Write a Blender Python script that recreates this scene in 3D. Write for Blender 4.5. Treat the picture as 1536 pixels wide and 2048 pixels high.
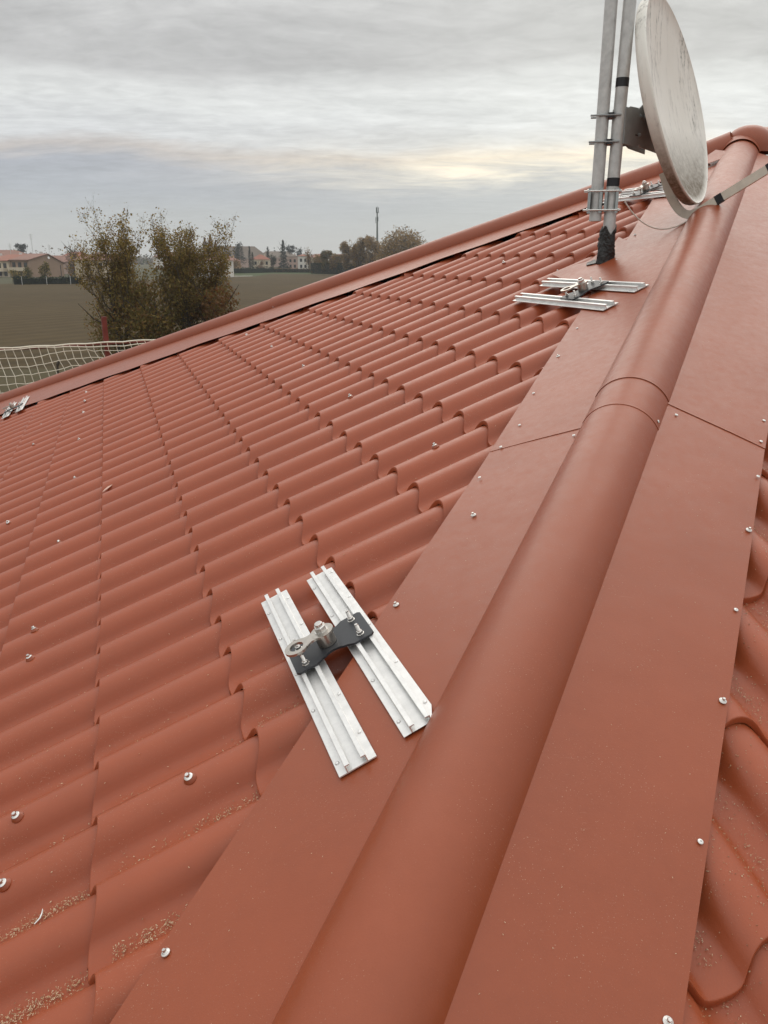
import bpy, bmesh, math, random
import numpy as np
from mathutils import Vector, Matrix
random.seed(7); rng = np.random.default_rng(7)
for o in list(bpy.data.objects): bpy.data.objects.remove(o)
SC = bpy.context.scene; COL = SC.collection
H = 5.5                                   # camera height above the field (m)

# ------------------------------------------------------------------ camera
F_PX, PITCH, ROLL = 1614.813, 0.30560, 0.0016
cd = bpy.data.cameras.new('camera'); cam = bpy.data.objects.new('camera', cd); COL.objects.link(cam)
cd.sensor_fit = 'VERTICAL'; cd.sensor_height = 36.0; cd.lens = F_PX / 2048 * 36.0
cd.clip_start = 0.02; cd.clip_end = 6000
cF = Vector((0, math.cos(PITCH), -math.sin(PITCH))); cR0 = Vector((1, 0, 0)); cU0 = cR0.cross(cF)
cR = cR0 * math.cos(ROLL) + cU0 * math.sin(ROLL); cU = cU0 * math.cos(ROLL) - cR0 * math.sin(ROLL)
m = Matrix((cR, cU, -cF)).transposed().to_4x4(); m.translation = Vector((0, 0, H)); cam.matrix_world = m
SC.camera = cam

# ------------------------------------------------------------------ world: overcast evening sky
SUN_AZ, SUN_EL = 12.0, 36.0               # degrees right of the view axis (+Y), above the horizon
w = bpy.data.worlds.new('World'); SC.world = w; w.use_nodes = True
nt = w.node_tree; nt.nodes.clear(); N = nt.nodes.new; LK = nt.links.new
def wmath(op, a, b=None, c=None, clamp=False):
    n = N('ShaderNodeMath'); n.operation = op; n.use_clamp = clamp
    for i, v in enumerate((a, b, c)):
        if v is None: continue
        if isinstance(v, (int, float)): n.inputs[i].default_value = v
        else: LK(v, n.inputs[i])
    return n.outputs[0]
tc = N('ShaderNodeTexCoord'); sep = N('ShaderNodeSeparateXYZ'); LK(tc.outputs['Generated'], sep.inputs[0])
zz = wmath('MAXIMUM', sep.outputs[2], 0.0)
den = wmath('ADD', zz, 0.09)
com = N('ShaderNodeCombineXYZ'); LK(wmath('DIVIDE', sep.outputs[0], den), com.inputs[0]); LK(wmath('DIVIDE', sep.outputs[1], den), com.inputs[1])
def wnoise(scale, det, rough, loc, sc=(1, 1, 1), dist=0.0):
    mp = N('ShaderNodeMapping'); mp.inputs['Location'].default_value = loc; mp.inputs['Scale'].default_value = sc
    LK(com.outputs[0], mp.inputs[0])
    n = N('ShaderNodeTexNoise'); n.inputs['Scale'].default_value = scale; n.inputs['Detail'].default_value = det
    n.inputs['Roughness'].default_value = rough; n.inputs['Distortion'].default_value = dist
    LK(mp.outputs[0], n.inputs['Vector']); return n.outputs['Fac']
n_big = wnoise(0.55, 8, .6, (3.1, 1.7, 0), (1, .75, 1), .5)
n_mid = wnoise(1.7, 10, .66, (7.3, 4.2, 0), (.7, 1.3, 1), .8)
n_fine = wnoise(9.0, 6, .6, (1.3, 9.2, 0), (.8, 1.0, 1), .5)
# elevation warped by the clouds so that the bands break up
zw = wmath('ADD', zz, wmath('MULTIPLY', wmath('SUBTRACT', n_big, .5), wmath('MULTIPLY_ADD', zz, .42, .012)))
zw = wmath('ADD', zw, wmath('MULTIPLY', wmath('SUBTRACT', n_mid, .5), wmath('MULTIPLY_ADD', zz, .16, .006)))
ramp = N('ShaderNodeValToRGB'); LK(wmath('DIVIDE', zw, .30, clamp=True), ramp.inputs[0])
stops = [(0, (.575, .585, .57)), (.12, (.54, .565, .57)), (.24, (.47, .50, .54)), (.325, (.465, .49, .54)), (.37, (.60, .565, .545)),
         (.42, (.68, .695, .705)), (.53, (.78, .795, .785)), (.60, (.74, .75, .74)), (.66, (.565, .565, .56)), (.78, (.53, .53, .525)), (1.0, (.61, .61, .60))]
cr = ramp.color_ramp
while len(cr.elements) < len(stops): cr.elements.new(.5)
for e, (p_, c_) in zip(cr.elements, stops): e.position = p_; e.color = (*c_, 1)
# cloud contrast, fading towards the haze at the horizon
amp = wmath('MINIMUM', wmath('MULTIPLY', zz, 9.0), 1.0)
k1 = wmath('MULTIPLY_ADD', wmath('MULTIPLY', wmath('SUBTRACT', n_mid, .5), amp), .62, 1.0)
rip = wmath('MULTIPLY', wmath('SUBTRACT', n_fine, .5), wmath('MULTIPLY', amp, wmath('GREATER_THAN', n_big, .0)))
k1 = wmath('MULTIPLY_ADD', rip, .40, k1)
# the sky overhead is brighter than near the horizon, as under any overcast
zen = wmath('MULTIPLY_ADD', wmath('SMOOTH_MIN', wmath('MULTIPLY', wmath('MAXIMUM', wmath('SUBTRACT', zz, .20), 0), 1.6), 1.0, .2), 1.3, 1.0)
kk = wmath('MULTIPLY', k1, zen)
mul = N('ShaderNodeVectorMath'); mul.operation = 'SCALE'; LK(ramp.outputs[0], mul.inputs[0]); LK(kk, mul.inputs['Scale'])
# warm light breaking through low in front
def glow(az, el, power, col):
    d = Vector((math.sin(math.radians(az)) * math.cos(math.radians(el)), math.cos(math.radians(az)) * math.cos(math.radians(el)), math.sin(math.radians(el))))
    mp = N('ShaderNodeVectorMath'); mp.operation = 'DOT_PRODUCT'; LK(tc.outputs['Generated'], mp.inputs[0]); mp.inputs[1].default_value = d
    g = wmath('POWER', wmath('MAXIMUM', mp.outputs['Value'], 0.0), power)
    s = N('ShaderNodeVectorMath'); s.operation = 'SCALE'; s.inputs[0].default_value = col; LK(g, s.inputs['Scale']); return s.outputs[0], g
g1, _ = glow(17, 9, 26, (.11, .11, .085))
# a low peach band where the cloud thins, broken up by the cloud texture
azd = Vector((math.sin(math.radians(10.0)), math.cos(math.radians(10.0)), 0))
dp = N('ShaderNodeVectorMath'); dp.operation = 'DOT_PRODUCT'; LK(tc.outputs['Generated'], dp.inputs[0]); dp.inputs[1].default_value = azd
lobe = wmath('POWER', wmath('MAXIMUM', dp.outputs['Value'], 0.0), 26.0)
e1_ = wmath('DIVIDE', wmath('SUBTRACT', zw, .100), .026); band = wmath('POWER', 2.718, wmath('MULTIPLY', wmath('MULTIPLY', e1_, e1_), -1.0))
gm = wmath('MULTIPLY', wmath('MULTIPLY', lobe, band), wmath('MULTIPLY', wmath('POWER', n_mid, 1.6), 2.9))
g2m = N('ShaderNodeVectorMath'); g2m.operation = 'SCALE'; g2m.inputs[0].default_value = (.50, .40, .20); LK(gm, g2m.inputs['Scale'])
ad = N('ShaderNodeVectorMath'); ad.operation = 'ADD'; LK(mul.outputs[0], ad.inputs[0]); LK(g1, ad.inputs[1])
ad2 = N('ShaderNodeVectorMath'); ad2.operation = 'ADD'; LK(ad.outputs[0], ad2.inputs[0]); LK(g2m.outputs[0], ad2.inputs[1])
sky = N('ShaderNodeTexSky'); sky.sky_type = 'NISHITA'; sky.sun_disc = False
sky.sun_elevation = math.radians(SUN_EL); sky.sun_rotation = math.radians(SUN_AZ)
bg1 = N('ShaderNodeBackground'); LK(sky.outputs[0], bg1.inputs[0]); bg1.inputs[1].default_value = .06
bg2 = N('ShaderNodeBackground'); LK(ad2.outputs[0], bg2.inputs[0]); bg2.inputs[1].default_value = 1.0
mx = N('ShaderNodeMixShader'); mx.inputs[0].default_value = .95
LK(bg1.outputs[0], mx.inputs[1]); LK(bg2.outputs[0], mx.inputs[2])
wo = N('ShaderNodeOutputWorld'); LK(mx.outputs[0], wo.inputs[0])
# ------------------------------------------------------------------ sun behind the cloud
sd = bpy.data.lights.new('sun', 'SUN'); sd.energy = 1.0; sd.angle = math.radians(60); sd.color = (1, .93, .82)
so = bpy.data.objects.new('sun', sd); COL.objects.link(so)
a_, e_ = math.radians(SUN_AZ), math.radians(SUN_EL)
so.rotation_euler = Vector((math.sin(a_) * math.cos(e_), math.cos(a_) * math.cos(e_), math.sin(e_))).to_track_quat('Z', 'Y').to_euler()
# ------------------------------------------------------------------ exposure, view
vs = SC.view_settings; vs.view_transform = 'Standard'; vs.look = 'None'; vs.gamma = 1; vs.use_curve_mapping = False; vs.exposure = 0.0
SC.cycles.max_bounces = 8; SC.cycles.volume_bounces = 0; SC.cycles.use_denoising = True

# ================================================================== helpers
def V3(*a): return Vector(a)
def obj(name, data, parent=None, mw=None):
    o = bpy.data.objects.new(name, data); COL.objects.link(o)
    if parent is not None: o.parent = parent
    if mw is not None: o.matrix_local = mw
    return o
def tag(o, label=None, cat=None, group=None, kind=None):
    if label: o['label'] = label
    if cat: o['category'] = cat
    if group: o['group'] = group
    if kind: o['kind'] = kind
    return o
def empty(name, loc=(0, 0, 0), label=None, cat=None, group=None, mw=None):
    o = bpy.data.objects.new(name, None); COL.objects.link(o); o.empty_display_size = .1
    if mw is not None: o.matrix_world = mw
    else: o.location = loc
    return tag(o, label, cat, group)
def crisp(o):
    e = o.modifiers.new('edges', 'EDGE_SPLIT'); e.split_angle = math.radians(45)
class MB:
    def __init__(s): s.v = []; s.f = []; s.mi = []
    def add(s, vs, fs, mi=0):
        b = len(s.v); s.v += [tuple(p) for p in vs]; s.f += [tuple(i + b for i in f) for f in fs]; s.mi += [mi] * len(fs); return s
    def box(s, c, sz, rot=None, mi=0):
        x, y, z = (d / 2 for d in sz)
        P = [Vector(p) for p in ((-x, -y, -z), (x, -y, -z), (x, y, -z), (-x, y, -z), (-x, -y, z), (x, -y, z), (x, y, z), (-x, y, z))]
        if rot is not None: P = [rot @ p for p in P]
        P = [p + Vector(c) for p in P]
        return s.add(P, [(0, 3, 2, 1), (4, 5, 6, 7), (0, 1, 5, 4), (1, 2, 6, 5), (2, 3, 7, 6), (3, 0, 4, 7)], mi)
    def tube(s, pts, rad, n=8, caps=True, mi=0):
        pts = [Vector(p) for p in pts]; L = len(pts)
        if not hasattr(rad, '__len__'): rad = [rad] * L
        b = len(s.v); up = None
        for i in range(L):
            t = (pts[min(i + 1, L - 1)] - pts[max(i - 1, 0)]).normalized()
            if up is None:
                a = Vector((0, 0, 1)) if abs(t.z) < .9 else Vector((1, 0, 0))
                up = (a - t * a.dot(t)).normalized()
            else:
                q = up - t * up.dot(t)
                up = q.normalized() if q.length > 1e-6 else up
            r = t.cross(up)
            for k in range(n):
                an = 2 * math.pi * k / n
                s.v.append(tuple(pts[i] + (up * math.cos(an) + r * math.sin(an)) * rad[i]))
        for i in range(L - 1):
            for k in range(n):
                a0 = b + i * n + k; a1 = b + i * n + (k + 1) % n
                s.f.append((a0, a0 + n, a1 + n, a1)); s.mi.append(mi)
        if caps:
            s.f.append(tuple(b + k for k in range(n))); s.mi.append(mi)
            s.f.append(tuple(b + (L - 1) * n + k for k in reversed(range(n)))); s.mi.append(mi)
        return s
    def lathe(s, prof, o=(0, 0, 0), ax=None, n=12, mi=0):     # prof: (r, z) from bottom to top; solid if r=0 at ends
        o = Vector(o); ax = Matrix.Identity(3) if ax is None else ax; b = len(s.v)
        for r, z in prof:
            for k in range(n):
                an = 2 * math.pi * k / n
                s.v.append(tuple(o + ax @ Vector((r * math.cos(an), r * math.sin(an), z))))
        for i in range(len(prof) - 1):
            for k in range(n):
                a0 = b + i * n + k; a1 = b + i * n + (k + 1) % n
                s.f.append((a0, a1, a1 + n, a0 + n)); s.mi.append(mi)
        s.f.append(tuple(b + (len(prof) - 1) * n + k for k in range(n))); s.mi.append(mi)
        return s
    def prism(s, poly, z0, z1, tf=None, mi=0):                # poly in xy, counter-clockwise
        n = len(poly); P = [Vector((x, y, z0)) for x, y in poly] + [Vector((x, y, z1)) for x, y in poly]
        if tf is not None: P = [tf @ p for p in P]
        return s.add(P, [tuple(reversed(range(n))), tuple(range(n, 2 * n))] + [(i, (i + 1) % n, (i + 1) % n + n, i + n) for i in range(n)], mi)
    def mesh(s, name, mats, smooth=35):
        me = bpy.data.meshes.new(name); me.from_pydata(s.v, [], s.f)
        for mt in (mats if isinstance(mats, (list, tuple)) else [mats]): me.materials.append(mt)
        if len(set(s.mi)) > 1: me.polygons.foreach_set('material_index', s.mi)
        if smooth:
            me.polygons.foreach_set('use_smooth', [True] * len(me.polygons)); me.update()
            me.set_sharp_from_angle(angle=math.radians(smooth))
        me.update(); return me
    def build(s, name, mats, parent=None, mw=None, smooth=35):
        return obj(name, s.mesh(name, mats, smooth), parent, mw)

# ------------------------------------------------------------------ materials
def mat(name, base, rough=.5, metal=0.0, spec=.5, var=0.0, vscale=8.0, bump=0.0, bscale=60.0, stretch=None, obj_coords=False, detail=5):
    M = bpy.data.materials.new(name); M.use_nodes = True; t = M.node_tree; b = t.nodes['Principled BSDF']
    b.inputs['Base Color'].default_value = (*base, 1); b.inputs['Roughness'].default_value = rough
    b.inputs['Metallic'].default_value = metal; b.inputs['Specular IOR Level'].default_value = spec
    if obj_coords: src = t.nodes.new('ShaderNodeTexCoord').outputs['Object']
    else: src = t.nodes.new('ShaderNodeNewGeometry').outputs['Position']
    if stretch:
        mp = t.nodes.new('ShaderNodeMapping'); mp.inputs['Scale'].default_value = stretch; t.links.new(src, mp.inputs[0]); src = mp.outputs[0]
    if var:
        n = t.nodes.new('ShaderNodeTexNoise'); n.inputs['Scale'].default_value = vscale; n.inputs['Detail'].default_value = detail; n.inputs['Roughness'].default_value = .62
        t.links.new(src, n.inputs['Vector'])
        r = t.nodes.new('ShaderNodeMapRange'); r.inputs[1].default_value = .25; r.inputs[2].default_value = .75; r.inputs[3].default_value = 1 - var; r.inputs[4].default_value = 1 + var
        t.links.new(n.outputs['Fac'], r.inputs[0])
        s = t.nodes.new('ShaderNodeVectorMath'); s.operation = 'SCALE'; s.inputs[0].default_value = base; t.links.new(r.outputs[0], s.inputs['Scale'])
        t.links.new(s.outputs[0], b.inputs['Base Color'])
        r2 = t.nodes.new('ShaderNodeMapRange'); r2.inputs[3].default_value = max(0, rough - .08); r2.inputs[4].default_value = min(1, rough + .08)
        t.links.new(n.outputs['Fac'], r2.inputs[0]); t.links.new(r2.outputs[0], b.inputs['Roughness'])
    if bump:
        n2 = t.nodes.new('ShaderNodeTexNoise'); n2.inputs['Scale'].default_value = bscale; n2.inputs['Detail'].default_value = 3
        t.links.new(src, n2.inputs['Vector'])
        bp = t.nodes.new('ShaderNodeBump'); bp.inputs['Strength'].default_value = bump; bp.inputs['Distance'].default_value = .01
        t.links.new(n2.outputs['Fac'], bp.inputs['Height']); t.links.new(bp.outputs[0], b.inputs['Normal'])
    return M
def terracotta(name, base, dust, rough=.42, spec=.5):
    """painted steel: mottled coat, pale dust specks and rubbed scratches"""
    M = bpy.data.materials.new(name); M.use_nodes = True; t = M.node_tree; nn = t.nodes.new; lk = t.links.new; b = t.nodes['Principled BSDF']
    pos = nn('ShaderNodeNewGeometry').outputs['Position']
    def noise(sc, det, ro, st=None):
        s_ = pos
        if st: mp = nn('ShaderNodeMapping'); mp.inputs['Scale'].default_value = st; mp.inputs['Rotation'].default_value = (0, 0, .3); lk(pos, mp.inputs[0]); s_ = mp.outputs[0]
        n = nn('ShaderNodeTexNoise'); n.inputs['Scale'].default_value = sc; n.inputs['Detail'].default_value = det; n.inputs['Roughness'].default_value = ro
        lk(s_, n.inputs['Vector']); return n.outputs['Fac']
    def mrange(v, a, c, x, y):
        r = nn('ShaderNodeMapRange'); r.inputs[1].default_value = a; r.inputs[2].default_value = c; r.inputs[3].default_value = x; r.inputs[4].default_value = y
        lk(v, r.inputs[0]); return r.outputs[0]
    def mixc(f, a, c):
        mm = nn('ShaderNodeMix'); mm.data_type = 'RGBA'
        for v, i in ((f, 0), (a, 6), (c, 7)):
            if isinstance(v, tuple): mm.inputs[i].default_value = (*v, 1)
            elif isinstance(v, float): mm.inputs[i].default_value = v
            else: lk(v, mm.inputs[i])
        return mm.outputs[2]
    big = noise(2.6, 4, .6); mid = noise(38, 4, .7)
    c = mixc(mrange(big, .3, .7, 0, 1), tuple(x * .93 for x in base), tuple(x * 1.06 for x in base))
    c = mixc(mrange(mid, .3, .75, 0, .16), c, tuple(min(1, x * 1.35 + .015) for x in base))
    # dusty bloom in patches and fine pale specks
    sp = noise(420, 2, .5); pat = noise(5.5, 5, .65)
    speck = nn('ShaderNodeMath'); speck.operation = 'MULTIPLY'; lk(mrange(sp, .69, .735, 0, 1), speck.inputs[0]); lk(mrange(pat, .42, .64, .05, 1), speck.inputs[1])
    sc2 = nn('ShaderNodeMath'); sc2.operation = 'MULTIPLY'; lk(speck.outputs[0], sc2.inputs[0]); sc2.inputs[1].default_value = dust
    c = mixc(sc2.outputs[0], c, (.62, .47, .34))
    scr = noise(24, 3, .6, (1.0, 9.0, 1.0))
    sm = nn('ShaderNodeMath'); sm.operation = 'MULTIPLY'; lk(mrange(scr, .66, .74, 0, .22 * dust), sm.inputs[0]); lk(mrange(pat, .5, .66, 0, 1), sm.inputs[1])
    c = mixc(sm.outputs[0], c, (.62, .40, .30))
    lk(c, b.inputs['Base Color'])
    lk(mrange(mid, .3, .7, rough - .05, rough + .07), b.inputs['Roughness'])
    b.inputs['Specular IOR Level'].default_value = spec
    bp = nn('ShaderNodeBump'); bp.inputs['Strength'].default_value = .06; bp.inputs['Distance'].default_value = .004
    lk(noise(300, 2, .6), bp.inputs['Height'])
    bq = nn('ShaderNodeBump'); bq.inputs['Strength'].default_value = .35; bq.inputs['Distance'].default_value = .012      # slight oil-canning of thin sheet
    lk(noise(4.5, 2, .45), bq.inputs['Height']); lk(bp.outputs[0], bq.inputs['Normal']); lk(bq.outputs[0], b.inputs['Normal'])
    return M
MT_TILE = terracotta('terracotta_tile_paint', (.306, .0665, .0230), .8, .38, .44)
MT_SHEET = terracotta('terracotta_sheet_paint', (.260, .0565, .0185), .55, .37, .44)
MT_DECK = mat('dark_roof_deck', (.06, .03, .022), .9)
MT_ALU = mat('milled_aluminium', (.78, .775, .76), .34, .55, var=.10, vscale=30, bump=.05, bscale=250)
MT_GALV = mat('galvanised_steel', (.56, .56, .545), .50, .45, var=.2, vscale=26, bump=.06, bscale=120)
MT_GALV2 = mat('zinc_plated_steel', (.42, .46, .46), .42, .6, var=.2, vscale=60)
MT_STEEL = mat('stainless_steel', (.50, .465, .42), .3, .95, var=.12, vscale=90)
MT_BOLT = mat('bright_bolt_steel', (.66, .64, .61), .26, .95, var=.1, vscale=200)
MT_WHITE = mat('white_zinc_rivet', (.75, .74, .71), .35, .3)
MT_PLATE = mat('dark_grey_coated_plate', (.030, .032, .037), .42, .1, var=.2, vscale=40)
MT_BRKT = mat('grey_dish_bracket', (.29, .31, .31), .5, .05, var=.15, vscale=20)
MT_TAPE = mat('black_tape', (.012, .011, .014), .45, var=.2, vscale=80)
MT_TAR = mat('black_bitumen', (.012, .010, .009), .38, var=.4, vscale=60, bump=.8, bscale=70)
MT_ARM = mat('beige_feed_arm_paint', (.66, .61, .52), .45, var=.12, vscale=25)
MT_CABLE = mat('off_white_cable', (.74, .66, .58), .5)
MT_REDPOST = mat('red_post_paint', (.16, .028, .020), .5, var=.25, vscale=9)
MT_NET = mat('cream_net_twine', (.70, .66, .55), .8)
MT_SHAV = [mat('straw_shaving', (.46, .30, .17), .8), mat('pale_shaving', (.62, .48, .32), .7), mat('brown_shaving', (.28, .16, .09), .8)]

# ================================================================== roof frame (metres; origin on a tile lip crest of the near slope)
S = .35; PV = .20680
EV = V3(-.31266, .94986, 0); UP = V3(.87273, .28727, .39473)
A_AZ, A_PH = -.31810, .40570
EV = V3(math.sin(A_AZ), math.cos(A_AZ), 0)
UP = V3(math.cos(A_AZ) * math.cos(A_PH), -math.sin(A_AZ) * math.cos(A_PH), math.sin(A_PH))
NA = UP.cross(EV)
P0 = V3(-.7405, .8440, -1.2169 + H)
DV = [.168, .13, .112, .061, .007, -.053, -.093, -.117, -.166, -.167, -.156, -.095, -.007, -.002, -.009, .031, .106, .118, .131]
DU = {1: -.009, 2: .01, 3: .005, 4: -.002, 5: -.006, 6: .002}
def vcol(j):
    if j < 0: return j * .985 + DV[0]
    if j > 18: return j + DV[18]
    return j + DV[j]
def RA(u, v, n=0.0): return P0 + UP * u + EV * v + NA * n
K1 = 1.045; HIP_C = .819                      # near hip: crease u = K1 v + HIP_C ; sheet edge u = K1 v + .425
D1 = (UP * K1 + EV).normalized()
E1 = V3(D1.y, -D1.x, 0).normalized(); G1 = E1.cross(D1)
HALF = .1085; MID1 = P0 + UP * HIP_C + E1 * HALF
def mirror(vec): return vec - 2 * vec.dot(E1) * E1
EVB, UPB, NB = mirror(EV), mirror(UP), mirror(NA)
P0B = P0 - 2 * (P0 - MID1).dot(E1) * E1
def RB(u, v, n=0.0): return P0B + UPB * u + EVB * v + NB * n
K2 = 1.07; HIP2_C = 8.71
D2 = -(UP * -K2 + EV).normalized()            # up along the far hip
E2 = V3(-D2.y, D2.x, 0).normalized()
if E2.dot(EV) < 0: E2 = -E2
G2 = E2.cross(D2); G2 = G2 if G2.z > 0 else -G2
MID2 = P0 + UP * HIP2_C + E2 * .11
T_PK1 = 5.508; PK = MID1 + D1 * T_PK1
T_PK2 = (PK - MID2).dot(D2)

roof = empty('tiled_roof_building', (0, 0, 0), 'low building under the terracotta metal tile hip roof filling the foreground', 'building')

# ------------------------------------------------------------------ pressed tiles
HT, ST = .050, .019
PROF = [(0, 1), (.06, .985), (.12, .925), (.175, .81), (.225, .635), (.265, .43), (.30, .235), (.335, .10), (.375, .04), (.43, .008), (.5, 0)]
TS = [-t for t, _ in reversed(PROF[1:])] + [t for t, _ in PROF]; ZS = [z for _, z in reversed(PROF[1:])] + [z for _, z in PROF]
def tile_mesh_data(wid=1.0, skip=1):
    mb = MB(); idx = list(range(0, len(TS), skip)); n = len(idx); vs = []
    for r in range(7):
        for i in idx:
            z1 = ZS[i]; ul = -(1 - z1) * HT * .85; z = (z1 - 1) * HT
            if r == 0: u, dz = ul - .0030, -ST - .0012 + .0060 * z1 * z1
            elif r == 1: u, dz = ul - .0022, -ST * .40
            elif r == 2: u, dz = ul - .0004, -ST * .09
            elif r == 3: u, dz = ul + .0011, 0.0
            elif r == 4: u, dz = ul + .0032, -.0001
            elif r == 5: u, dz = S * .5 + ul * .9, -ST * .5
            else: u, dz = S + ul + .018, -ST * .99 - .0006
            vs.append((u, TS[i] * PV * wid, z + dz))
    fs = [(r * n + i, (r + 1) * n + i, (r + 1) * n + i + 1, r * n + i + 1) for r in range(6) for i in range(n - 1)]
    return mb.add(vs, fs)
TILE = tile_mesh_data().mesh('tile', MT_TILE, 60)
TILE_LOW = tile_mesh_data(skip=2)
def frame(o, x, y, z, sy=1.0):
    return Matrix(((x.x, y.x * sy, z.x, o.x), (x.y, y.y * sy, z.y, o.y), (x.z, y.z * sy, z.z, o.z), (0, 0, 0, 1)))
def px_of(P):
    q = P - Vector((0, 0, H)); d = q.dot(cF)
    if d < .1: return None
    return 768 + F_PX * q.dot(cR) / d, 1024 - F_PX * q.dot(cU) / d, d
cands = []
EDGE1 = .60; EDGE2A, EDGE2B = 8.945, 1.238
for j in range(-12, 48):
    vj = vcol(j) * PV; b0 = (vcol(j - 1) + vcol(j)) / 2 * PV; b1 = (vcol(j) + vcol(j + 1)) / 2 * PV
    for i in range(-3, 16):
        u = (i + DU.get(i, 0)) * S
        hi1 = max(u + S - (K1 * v_ + EDGE1) for v_ in (b0, b1)); lo1 = min(u - .05 - (K1 * v_ + EDGE1) for v_ in (b0, b1))
        hi2 = max(u + S - (EDGE2A + .12 - EDGE2B * v_) for v_ in (b0, b1)); lo2 = min(u - .05 - (EDGE2A + .12 - EDGE2B * v_) for v_ in (b0, b1))
        if lo1 > 0 or lo2 > 0: continue
        cands.append(['A', u, (b0 + b1) / 2 * .3 + vj * .7, (b1 - b0) / PV, hi1 > 0, hi2 > 0, b0, b1])
for j in range(-12, 32):
    for i in range(-3, 15):
        u = (i + .82) * S; v = (j + .85) * PV
        hi1 = max(u + S - (K1 * v_ + EDGE1) for v_ in (v - PV / 2, v + PV / 2)); lo1 = min(u - .05 - (K1 * v_ + EDGE1) for v_ in (v - PV / 2, v + PV / 2))
        if lo1 > 0: continue
        # the B slope carries on to the right; keep what a step to the side could show
        if u < -.2 or v > 6.4 or u > 5.08: continue
        cands.append(['B', u, v, 1.0, hi1 > 0, False, v - PV / 2, v + PV / 2])
def tile_matrix(c):
    s, u, v, wd = c[:4]
    if s == 'A':
        mid = (c[6] + c[7]) / 2
        return frame(RA(u, mid), UP, EV, NA, wd)
    return frame(RB(u, v), UPB, -EVB, NB, wd)
ranked = []
for c in cands:
    M = tile_matrix(c); q = px_of(M @ Vector((S * .5, 0, -.01))); area = 0
    if q and -140 < q[0] < 1676 and q[1] < 2230:
        a1 = px_of(M @ Vector((0, 0, 0))); a2 = px_of(M @ Vector((S, 0, 0))); a3 = px_of(M @ Vector((0, PV, 0)))
        if a1 and a2 and a3: area = abs((a2[0] - a1[0]) * (a3[1] - a1[1]) - (a2[1] - a1[1]) * (a3[0] - a1[0]))
        # covered by the ridge sheets
        s, u, v = c[0], c[1], c[2]
        if u - (K1 * v + .425) > 0.0: area *= .2
        if c[0] == 'B': area = area if q[0] < 1640 else 0
    ranked.append((area, c))
ranked.sort(key=lambda t: -t[0])
rest = MB()
def clipped(c):
    """tile cut along the hip, as on site"""
    bm = bmesh.new(); bm.from_mesh(TILE); M = tile_matrix(c); bmesh.ops.transform(bm, matrix=M, verts=bm.verts)
    def cut(p, nrm):
        bmesh.ops.bisect_plane(bm, geom=bm.verts[:] + bm.edges[:] + bm.faces[:], plane_co=p, plane_no=nrm, clear_outer=True)
    if c[4]: cut(MID1 - E1 * .24 if c[0] == 'A' else MID1 + E1 * .24, E1 if c[0] == 'A' else -E1)
    if c[5]:
        a, b = RA(EDGE2A + .12 - EDGE2B * 3, 3), RA(EDGE2A + .12 - EDGE2B * 8, 8); dd = (a - b); nn_ = V3(-dd.y, dd.x, 0)
        if nn_.dot(EV) < 0: nn_ = -nn_
        cut(a, nn_)
    if len(bm.faces) == 0: bm.free(); return None
    bmesh.ops.transform(bm, matrix=M.inverted(), verts=bm.verts)
    me = bpy.data.meshes.new('cut_tile'); bm.to_mesh(me); bm.free(); me.materials.append(MT_TILE) if not me.materials else None
    me.polygons.foreach_set('use_smooth', [True] * len(me.polygons)); return me
n_ind = 0
for area, c in ranked:
    M = tile_matrix(c); cutneed = c[4] or c[5]
    me = clipped(c) if cutneed else TILE
    if me is None: continue
    if n_ind < 300 and area > 0:
        if not cutneed: M = M @ Matrix.Translation((random.uniform(-.0010, .0010), 0, random.uniform(-.00012, .00012)))
        obj('tile', me, roof, M); n_ind += 1
    elif cutneed:
        rest.add([M @ v_.co for v_ in me.vertices], [tuple(p.vertices) for p in me.polygons])
    else:
        rest.add([M @ Vector(p) for p in (TILE_LOW.v if area < 250 else [v_.co for v_ in TILE.vertices])],
                 TILE_LOW.f if area < 250 else [tuple(p.vertices) for p in TILE.polygons])
tag(rest.build('tile_field', MT_TILE, roof, smooth=60), kind='stuff')

# ------------------------------------------------------------------ deck under the tiles, eaves and walls
def quad_obj(name, pts, m_, parent, th=.03, nrm=None):
    mb = MB(); pts = [Vector(p) for p in pts]; n = (pts[1] - pts[0]).cross(pts[2] - pts[0]).normalized() if nrm is None else nrm
    if n.z < 0: pts.reverse(); n = -n
    k = len(pts); mb.add(pts + [p - n * th for p in pts], [tuple(range(k)), tuple(reversed(range(k, 2 * k)))] + [(i, i + k, (i + 1) % k + k, (i + 1) % k) for i in range(k)])
    return mb.build(name, m_, parent, smooth=0)
UE = -1.10
eaveA0 = RA(UE, (UE - HIP_C - .06) / K1 - .0, -.09); eaveA1 = RA(UE, (HIP2_C + .07 - UE) / K2, -.09); pk_low = PK - V3(0, 0, .11)
RIDGE = EVB * 9.0
quad_obj('roof_deck', [eaveA0, eaveA1, pk_low], MT_DECK, roof)
eaveB1 = RB(UE, (UE - HIP_C) / K1 + 16, -.09)
quad_obj('roof_deck', [RB(UE, (UE - HIP_C - .06) / K1, -.09), eaveB1, PK + RIDGE - V3(0, 0, .11), pk_low - V3(0, 0, .01)], MT_DECK, roof)
oC = eaveA1 + EVB * 15.0; oC.z = eaveA1.z
quad_obj('roof_slope', [eaveA1 + V3(0, 0, .02), oC + V3(0, 0, .02), PK + RIDGE - V3(0, 0, .09), PK - V3(0, 0, .09)], MT_TILE, roof)
MT_WALL = mat('cream_render_wall', (.55, .47, .36), .85, var=.08, vscale=3, bump=.2, bscale=60)
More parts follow.
